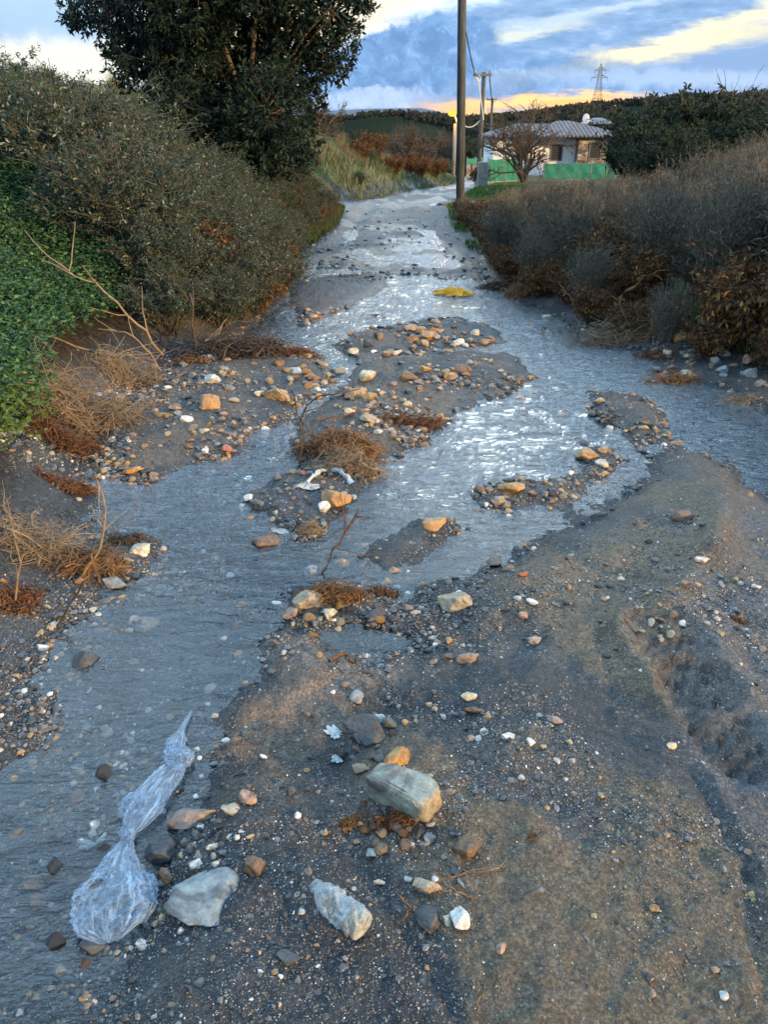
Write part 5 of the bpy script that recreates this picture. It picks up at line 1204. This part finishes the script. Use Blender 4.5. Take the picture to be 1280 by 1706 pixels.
def branch(pts, base, r, mat, label, name='dead_branch', twigs=0, seed=1, Yd=0.0, sub=10, cat='branch'):
    rs = np.random.RandomState(seed); Y = G(*base).y + Yd; P_ = np.array([at(a, b_, Y + .03 * rs.normal()) for a, b_ in pts])
    t = np.linspace(0, len(P_) - 1, sub); Q = np.stack([np.interp(t, range(len(P_)), P_[:, k]) for k in range(3)], 1); Q[1:-1] += rs.normal(size=(sub - 2, 3)) * r * .8
    Q[:, 2] = np.maximum(Q[:, 2], H(Q[:, 0], Q[:, 1]) + r * .5); ps = [(Q, r, r * .45)]
    for k in range(twigs):
        i = rs.randint(2, sub - 1); d = (Q[i] - Q[i - 1]); d /= np.linalg.norm(d) + 1e-9; d = d + rs.normal(size=3) * .7; ps.append((wig(rs, Q[i], Q[i] + d * np.linalg.norm(Q[-1] - Q[0]) * .22, 6, .1), r * .5, r * .2))
    V, Fa = tubes(ps, 6); return obj(name, mesh(name, V, Fa), mat, None, label, cat)
branch([(326, 592), (322, 545), (316, 488)], (326, 596), .012, M_DK, 'upright reddish dead branch standing in the left brushwood', twigs=4)
branch([(330, 590), (352, 562), (376, 532)], (330, 594), .010, M_TW, 'slanting pale dead branch right of the upright reddish one', twigs=3, seed=2)
branch([(272, 592), (240, 552), (190, 498), (150, 468), (95, 440)], (272, 600), .011, M_TW, 'long pale dead branch arching over the left thicket foot', twigs=8, seed=3, sub=14)
branch([(268, 618), (250, 590), (222, 560), (180, 548)], (268, 622), .008, M_TW, 'thin pale branch fork left of the orange root stump', twigs=6, seed=4)
branch([(60, 596), (130, 590), (210, 590), (262, 612)], (200, 612), .008, M_TW, 'low pale branch lying along the foot of the green weeds', twigs=7, seed=5)
branch([(156, 935), (172, 880), (176, 840), (155, 790), (160, 770)], (160, 945), .006, M_TW, 'grey forked branch sticking up from the orange-brown stick pile', twigs=5, seed=6)
branch([(160, 900), (195, 880), (228, 855), (234, 842), (225, 836), (208, 840)], (160, 925), .0022, M_TW, 'thin straw hook curling out over the water above the stick pile', 'straw', seed=7, sub=16)
branch([(10, 880), (60, 905), (100, 900), (145, 870)], (80, 950), .004, M_TW, 'pale crooked branch crossing the near left shore', twigs=9, seed=8)
branch([(25, 1000), (32, 940), (20, 890), (5, 870)], (25, 1010), .004, M_TW, 'pale crooked branch rising from the brown root clod', twigs=6, seed=9)
branch([(95, 1048), (118, 1000), (150, 960), (190, 935)], (100, 1060), .005, M_DK, 'dark stick leaning from the left shore to the stick pile', twigs=2, seed=10)
branch([(536, 962), (556, 915), (580, 880), (598, 848)], (540, 965), .0045, M_RUST, 'dark red twig arching up from the orange root tangle', twigs=5, seed=11)
branch([(556, 912), (590, 922), (620, 924), (602, 960)], (540, 965), .0028, M_RUST, 'thin red side twig bent over the stream beside the dark red twig', twigs=3, seed=12)
branch([(486, 650), (495, 690), (520, 725), (528, 742)], (528, 745), .005, M_DK, 'dark curved twig left of the large orange root mass', twigs=2, seed=13)
branch([(500, 780), (502, 735), (498, 700), (520, 665), (560, 655), (600, 648)], (502, 785), .006, M_DK, 'dark branch curving over the side channel above the root mass', twigs=3, seed=14, sub=14)
branch([(520, 700), (580, 692), (640, 678)], (560, 700), .005, M_RUST, 'straight rusty stick lying behind the large orange root mass', twigs=1, seed=15)
branch([(572, 770), (640, 765), (672, 774)], (600, 775), .005, M_OR, 'orange stick pointing right from the large root mass', twigs=3, seed=16)
branch([(600, 800), (618, 775), (635, 768)], (600, 805), .004, M_OR, 'short orange sprig above the large orange-brown boulder', twigs=5, seed=17)
branch([(549, 1105), (572, 1101), (593, 1100)], (572, 1106), .007, M_RUST, 'short dark red wood sliver on the pale sand tongue', seed=18)
branch([(662, 1547), (680, 1520), (697, 1498)], (662, 1549), .0028, M_OR, 'straw stem slanting down left from the oval rock', 'straw', twigs=2, seed=19)
branch([(738, 1470), (765, 1486), (797, 1504)], (797, 1506), .0022, M_OR, 'straw stem slanting down right from the oval rock', 'straw', seed=20)
branch([(690, 1492), (740, 1466), (780, 1455), (838, 1452)], (760, 1478), .0024, M_OR, 'long straw stem lying across the oval rock', 'straw', twigs=2, seed=21)
branch([(770, 1458), (820, 1450), (845, 1440)], (820, 1452), .002, M_TW, 'thin grey stem right of the oval rock', 'straw', seed=22)
branch([(1022, 520), (1045, 485), (1075, 462), (1110, 450)], (1022, 528), .014, M_OR, 'thick orange branch slanting over the right bank', twigs=5, seed=23)
branch([(962, 520), (950, 495), (930, 470)], (965, 524), .009, M_TW, 'pale twig left of the upright orange root bundle', twigs=2, seed=24)
branch([(968, 505), (990, 480), (992, 450), (985, 430)], (968, 520), .009, M_TW, 'pale curved twig behind the upright orange root bundle', twigs=2, seed=25)
branch([(980, 552), (1015, 556), (1040, 552)], (1010, 560), .009, M_TW, 'pale straight stem lying on the right shore', seed=26)
branch([(800, 480), (830, 470), (862, 462)], (830, 482), .014, M_DK, 'dark fallen branch at the tip of the right bank', twigs=3, seed=27)
branch([(1190, 700), (1260, 640), (1150, 640)], (1190, 680), .005, M_DK, 'dark twig across the right hand rivulet', seed=28) if False else None
branch([(800, 1690), (798, 1670), (808, 1655)], (800, 1692), .002, M_OR, 'tiny curved straw near the bottom edge', 'straw', seed=29)
branch([(1000, 703), (1022, 698), (1034, 694)], (1015, 704), .010, M_DK, 'dark driftwood chip left of the crescent bar pebbles', 'driftwood', seed=30)
# upright orange sprays along the right bank (dead, hanging leaves)
# green grass clump
p = G(1160, 545); rsg = np.random.RandomState(4); ps = []
for k in range(46):
    a = rsg.uniform(0, 6.28); L = rsg.uniform(.2, .5); ps.append((wig(rsg, (0, 0, 0), (math.cos(a) * L * .6, math.sin(a) * L * .6, L * .8), 7, .03, .3), .005, .0015))
V, Fa = tubes(ps, 3); obj('grass_clump', mesh('grass_clump', V, Fa), simple_mat('fresh_grass', (.04, .11, .03), (.10, .20, .07), .6, 10), None, 'fresh green arching grass clump right of the hanging orange leaves', 'grass', loc=tuple(p))
# ---------------------------------------------------------------- litter: bag, bottle, rags
def film_mat(name, tint, lo=.25, hi=.9, along=(3, 26, 1)):
    m, q, out = new_mat(name); a = attrn(q, 'tv'); s = q.noise(q.vm('MULTIPLY', a, along), 2.2, 5, .65, .6); s2 = q.noise(q.vm('MULTIPLY', a, (along[0] * 3, along[1] * .8, 1)), 3.0, 4, .6)
    lw = q.n('ShaderNodeLayerWeight'); lw.inputs[0].default_value = .35
    k = q.m('ADD', q.ss(s, .50, .66), q.m('MULTIPLY', q.ss(s2, .52, .7), .6)); al = q.m('ADD', lo, q.m('ADD', q.m('MULTIPLY', k, .45), q.m('MULTIPLY', lw.outputs['Facing'], .5))); al = q.m('MINIMUM', al, hi)
    b_ = principled(q, None, tint, .22, .6, q.m('ADD', s, s2), .9, .006); tr = q.n('ShaderNodeBsdfTransparent'); tr.inputs[0].default_value = (.93, .96, 1, 1)
    mx = q.n('ShaderNodeMixShader'); q.put(mx.inputs[0], al); q.t.links.new(tr.outputs[0], mx.inputs[1]); q.t.links.new(b_.outputs[0], mx.inputs[2]); q.t.links.new(mx.outputs[0], out.inputs[0]); return m
M_FILM = film_mat('clear_film', (.46, .60, .74), .04, .80, (1.1, 9, 1))
def film(path, wid, hfac, seed, nt=150, nth=72, wr=.22, holes=()):
    P_ = np.array([tuple(G(*p_)) for p_ in path]); t = np.linspace(0, len(P_) - 1, nt); sm = lambda v: np.interp(t, np.arange(len(P_)), v)
    c_ = np.stack([sm(P_[:, k]) for k in range(3)], 1); k5 = np.ones(9) / 9
    for k in range(3): c_[4:-4, k] = np.convolve(c_[:, k], k5, 'valid')
    pm = F / np.array([depth(v) for v in c_]); w = sm(np.array(wid, float)); w[4:-4] = np.convolve(w, k5, 'valid'); w = w / pm / 2
    T = np.gradient(c_, axis=0); T[:, 2] = 0; T /= np.linalg.norm(T, axis=1)[:, None]; S = np.stack([-T[:, 1], T[:, 0], 0 * T[:, 0]], 1)
    th = np.linspace(0, 2 * np.pi, nth, endpoint=False)[None]; tt = np.linspace(0, 1, nt)[:, None]
    cx_, sx_ = np.cos(th), np.sin(th)
    rdg = 1 - np.abs(fbm(cx_ * 5 + tt * 9 + seed, sx_ * 5 + tt * 3, 4, seed)) * 5; rg = np.abs(np.sin(th * 9 + tt * 6 + fbm(tt * 7 + cx_, sx_ + tt * 2, 3, seed + 4) * 14))
    r = 1 + wr * (rdg - .6) * .5 + wr * .35 * (rg - .5)
    hh = w[:, None] * hfac; V = c_[:, None] + S[:, None] * (w[:, None] * cx_ * r)[..., None]; V[..., 2] = H(V[..., 0], V[..., 1]); V[..., 2] = np.maximum(V[..., 2], .003) + .002 + hh * (.5 + .5 * sx_) * r * (1 + .5 * fbm(tt * 14 + cx_ * 2, sx_ * 2 + tt, 3, seed + 9)) 
    a = np.arange(nt - 1)[:, None] * nth; s_ = np.arange(nth)[None]; Fq = np.stack([a + s_, a + (s_ + 1) % nth, a + nth + (s_ + 1) % nth, a + nth + s_], -1)
    keep = np.ones(Fq.shape[:2], bool)
    for t0, a0, dt, da in holes:
        ttf = np.linspace(0, 1, nt - 1)[:, None] + fbm(s_ * .5, np.arange(nt - 1)[:, None] * .3, 2, 3) * .02; thf = (s_ / nth * 2 * np.pi); keep &= ~(((ttf - t0) / dt) ** 2 + (((thf - a0 + np.pi) % (2 * np.pi) - np.pi) / da) ** 2 < 1)
    V = V.reshape(-1, 3); tv = np.stack([np.repeat(tt, nth, 1), np.repeat(th / 6.283, nt, 0), 0 * np.repeat(tt, nth, 1)], -1).reshape(-1, 3); return V, Fq[keep], tv
e = empty('plastic_bag', tuple(G(225, 1400)), 'long clear bluish plastic bag, knotted and torn, lying in the shallows at lower left', 'plastic bag'); off = -Vector(e.location)
def fm(name, *a, **k):
    V, Fa, tv = film(*a, **k); me = mesh(name, V, Fa); attr(me, 'tv', tv); o = obj(name, me, M_FILM, e); o.location = off; return o
fm('film_tail', [(321, 1196), (312, 1212), (303, 1228), (296, 1245), (292, 1262)], [5, 9, 12, 34, 30], .35, 3, 60, 40)
fm('film_knot', [(290, 1256), (294, 1270), (303, 1280), (305, 1292)], [28, 40, 46, 24], .55, 5, 50, 60, wr=.5)
fm('film_sleeve', [(297, 1280), (282, 1302), (262, 1330), (245, 1358), (228, 1385), (219, 1402), (215, 1410)], [34, 52, 56, 62, 46, 16, 10], .30, 7, 130, 72)
fm('film_knot', [(204, 1395), (210, 1403), (218, 1408), (214, 1415)], [16, 22, 26, 12], .7, 9, 40, 40, wr=.6)
fm('film_pouch', [(217, 1405), (212, 1420), (204, 1445), (196, 1475), (191, 1505), (188, 1535), (187, 1560), (187, 1580)], [10, 26, 52, 82, 118, 122, 104, 34], .36, 11, 150, 96, wr=.30, holes=[(.52, 2.1, .055, .32), (.60, 2.6, .03, .12), (.64, 1.95, .04, .07)])
V, Fa, tv = film([(218, 1470), (232, 1476), (244, 1490), (246, 1520), (238, 1548)], [14, 34, 40, 36, 14], .5, 13, 70, 50, wr=.5); me = mesh('film_fold', V, Fa); attr(me, 'tv', tv); o = obj('film_fold', me, M_FILM, e); o.location = off
V, Fa, tv = film([(246, 1340), (222, 1345), (207, 1366), (203, 1378)], [22, 30, 20, 6], .2, 17, 50, 40, wr=.5); me = mesh('film_flap', V, Fa); attr(me, 'tv', tv); o = obj('film_flap', me, M_FILM, e); o.location = off
rock(228, 1346, 18, 20, 'brown', 'little brown stone held in a fold of the plastic bag', seed=900)
# bottle
def bottle():
    a, b_ = np.array(G(524, 1488)), np.array(G(606, 1570)); r0 = .037; z0 = .5 * (float(H(a[0], a[1])) + float(H(b_[0], b_[1]))); L = np.linalg.norm((b_ - a)[:2]); ax = np.array([(b_ - a)[0], (b_ - a)[1], 0]) / L; sd_ = np.array([-ax[1], ax[0], 0])
    pr = [(0, .0125), (.045, .0135), (.05, .016), (.065, .0165), (.07, .0135), (.10, .014), (.16, .021), (.24, .030), (.32, .0345), (.45, .037), (.50, .0345), (.55, .037), (.62, .0345), (.67, .037), (.73, .0350), (.79, .037), (.88, .0372), (.95, .035), (.985, .029), (1.0, .02), (1.0, .001)]
    nt, nth = 170, 72; s = np.linspace(0, 1, nt); d = np.r_[0, np.cumsum(np.hypot(np.diff([p_[0] for p_ in pr]), np.diff([p_[1] * 5 for p_ in pr])))]; d /= d[-1]
    tt = np.interp(s, d, [p_[0] for p_ in pr])[:, None]; rr = np.interp(s, d, [p_[1] for p_ in pr])[:, None]; th = np.linspace(0, 2 * np.pi, nth, endpoint=False)[None]
    body = sst(tt, .15, .3) * sst(1.0 - tt, 0, .06); dent = 1 - body * (.26 * np.clip(.5 + fbm(tt * 6 + np.cos(th) * 1.4, np.sin(th) * 1.6 + 3, 3, 31) * 3, 0, 1) ** 2 + .05 * np.abs(fbm(tt * 14, np.cos(th) * 2 + np.sin(th) * 2, 2, 33)) * 3)
    y_, z_ = np.cos(th) * rr * dent, np.sin(th) * rr * dent * .90; c0 = a * [1, 1, 0] + [0, 0, z0 + .026]
    V = c0 + ax * (tt * L + 0 * th)[..., None] + sd_ * y_[..., None] + np.array([0, 0, 1.0]) * z_[..., None]; i = np.arange(nt - 1)[:, None] * nth; k = np.arange(nth)[None]
    Fa = np.stack([i + k, i + (k + 1) % nth, i + nth + (k + 1) % nth, i + nth + k], -1); e = empty('plastic_bottle', tuple(a), 'crushed clear plastic bottle without cap, muddy at its base, lying on the wet mud', 'bottle'); off = -Vector(e.location)
    V2 = V.reshape(-1, 3); tv = np.stack([tt + 0 * th, th / 6.28 + 0 * tt, 0 * tt * th], -1).reshape(-1, 3); M = film_mat('crumpled_clear_plastic', (.56, .62, .62), .20, .78, (1.6, 1.6, 1))
    jn = int(np.argmax(tt[:, 0] > .09)); neck = Fa[:jn].reshape(-1, 4); bod = Fa[jn:].reshape(-1, 4)
    for nm, fa in (('body', bod), ('neck', neck)):
        u, inv = np.unique(fa, return_inverse=True); me = mesh(nm, V2[u], inv.reshape(-1, 4)); attr(me, 'tv', tv[u]); o = obj(nm, me, M, e); o.location = off
    # brown silt and straw inside, at the low end
    ks = (tt[:, 0] > .70) & (tt[:, 0] < .985); Vs = (V[ks] - (c0 + ax * (tt[ks] * L + 0 * th)[..., None])); zc = np.minimum(Vs[..., 2], -.002 + .010 * fbm(tt[ks] * 30, th * 3, 3, 3)) if False else Vs[..., 2]
    Vs = Vs * .93; base_ = c0 + ax * (tt[ks] * L + 0 * th)[..., None]; lim = .004 + .028 * sst(tt[ks], .74, .98); Vs[..., 2] = np.minimum(Vs[..., 2], lim + fbm(tt[ks] * 30 + th, th * 2, 3, 5) * .008); n_ = ks.sum(); i = np.arange(n_ - 1)[:, None] * nth
    Fs = np.stack([i + k, i + (k + 1) % nth, i + nth + (k + 1) % nth, i + nth + k], -1).reshape(-1, 4); o = obj('silt', mesh('silt', (base_ + Vs).reshape(-1, 3), Fs), simple_mat('ochre_silt', (.12, .07, .03), (.46, .28, .12), .6, 90), e); o.location = off
bottle()
def rag(px, py, w, h, mat, label, name='rag', hz=.4, seed=3, cat='rag', rz=0.0, n=46):
    p = G(px, py + h * .2); pm = F / depth(p); a = math.atan2(CAMH - p.z, math.hypot(p.x, p.y)); rx = w / pm / 2; ry = max(h / pm / 2 / (math.sin(a) + .5), rx * .3)
    u, v = np.meshgrid(np.linspace(-1, 1, n), np.linspace(-1, 1, n)); R_ = 1 + fbm(u * 2.0 + seed, v * 2.0, 2, seed) * 1.1; k = np.maximum(np.abs(u), np.abs(v)) / (np.hypot(u, v) + 1e-6); x_, y_ = u * k * R_ * rx, v * k * R_ * ry
    x2, y2 = x_ * math.cos(rz) - y_ * math.sin(rz), x_ * math.sin(rz) + y_ * math.cos(rz); rim = 1 - np.hypot(u * k, v * k) ** 3
    z_ = np.abs(fbm(u * 2.2 + seed, v * 2.2 + fbm(u * 2, v * 2, 2, 4) * 3, 4, seed)) * min(rx, ry) * hz * 6 * (.25 + .75 * rim) + min(rx, ry) * hz * rim
    V = np.stack([x2, y2, np.maximum(H(x2 + p.x, y2 + p.y), -.002) - p.z + z_ + .004], -1).reshape(-1, 3); o = obj(name, mesh(name, V, grid_faces(n, n)), mat, None, label, cat, None, None, tuple(p)); sm_ = o.modifiers.new('thick', 'SOLIDIFY'); sm_.thickness = .003; return o
rag(754, 494, 54, 17, simple_mat('yellow_plastic', (.85, .36, .01), (1.0, .50, .02), .45, 8), 'bright yellow crumpled plastic rag on the gravel in the stream', rz=-.15, hz=.45)
rag(556, 1218, 24, 34, simple_mat('white_plastic', (.30, .37, .40), (.46, .54, .57), .4, 8), 'pale blue-white scrap left of the dark blocky rock', 'plastic_scrap', seed=7, cat='scrap', rz=.8, hz=.12)
rag(562, 1263, 20, 18, bpy.data.materials['white_plastic'], 'second pale scrap just below the one left of the dark blocky rock', 'plastic_scrap', seed=8, cat='scrap', hz=.12)
rag(346, 597, 34, 12, simple_mat('blue_grey_cloth', (.16, .24, .34), (.28, .38, .50), .8, 8), 'blue-grey rag in front of the left brushwood', seed=9)
rag(512, 812, 40, 14, bpy.data.materials['white_plastic'], 'pale plastic sheet end on the dark gravel islet', 'plastic_scrap', seed=10, cat='scrap')
ws = np.array([np.array(G(a, b_)) + [0, 0, hh] for a, b_, hh in [(512, 806, .01), (527, 797, .03), (548, 791, .025), (566, 793, .03), (580, 803, .02), (588, 812, .01)]]); tq = np.linspace(0, 5, 30)
ws = np.stack([np.interp(tq, range(6), ws[:, k]) for k in range(3)], 1); V, Fa = tubes([(ws, .007, .012)], 10); V += np.stack([fbm(V[:, 0] * 30, V[:, 1] * 30 + V[:, 2] * 20, 3, 5 + k) for k in range(3)], 1) * .03; obj('plastic_strip', mesh('plastic_strip', V, Fa), bpy.data.materials['white_plastic'], None, 'white plastic strip arching behind the large orange-brown boulder', 'plastic strip')

# ---------------------------------------------------------------- air
m, q, out = new_mat('haze'); pv = q.n('ShaderNodeVolumePrincipled'); pv.inputs['Color'].default_value = (.62, .78, 1, 1); pv.inputs['Density'].default_value = 1.2e-5; pv.inputs['Anisotropy'].default_value = .2
q.t.links.new(pv.outputs[0], out.inputs['Volume'])
V, Fa = box_v(-9800, 9800, -150, 13000, float(GZ.min()) - 80, 900); obj('haze', mesh('haze', V, Fa, smooth=False), m, kind='stuff', label='thin blue air towards the far hills and mountain', cat='haze')
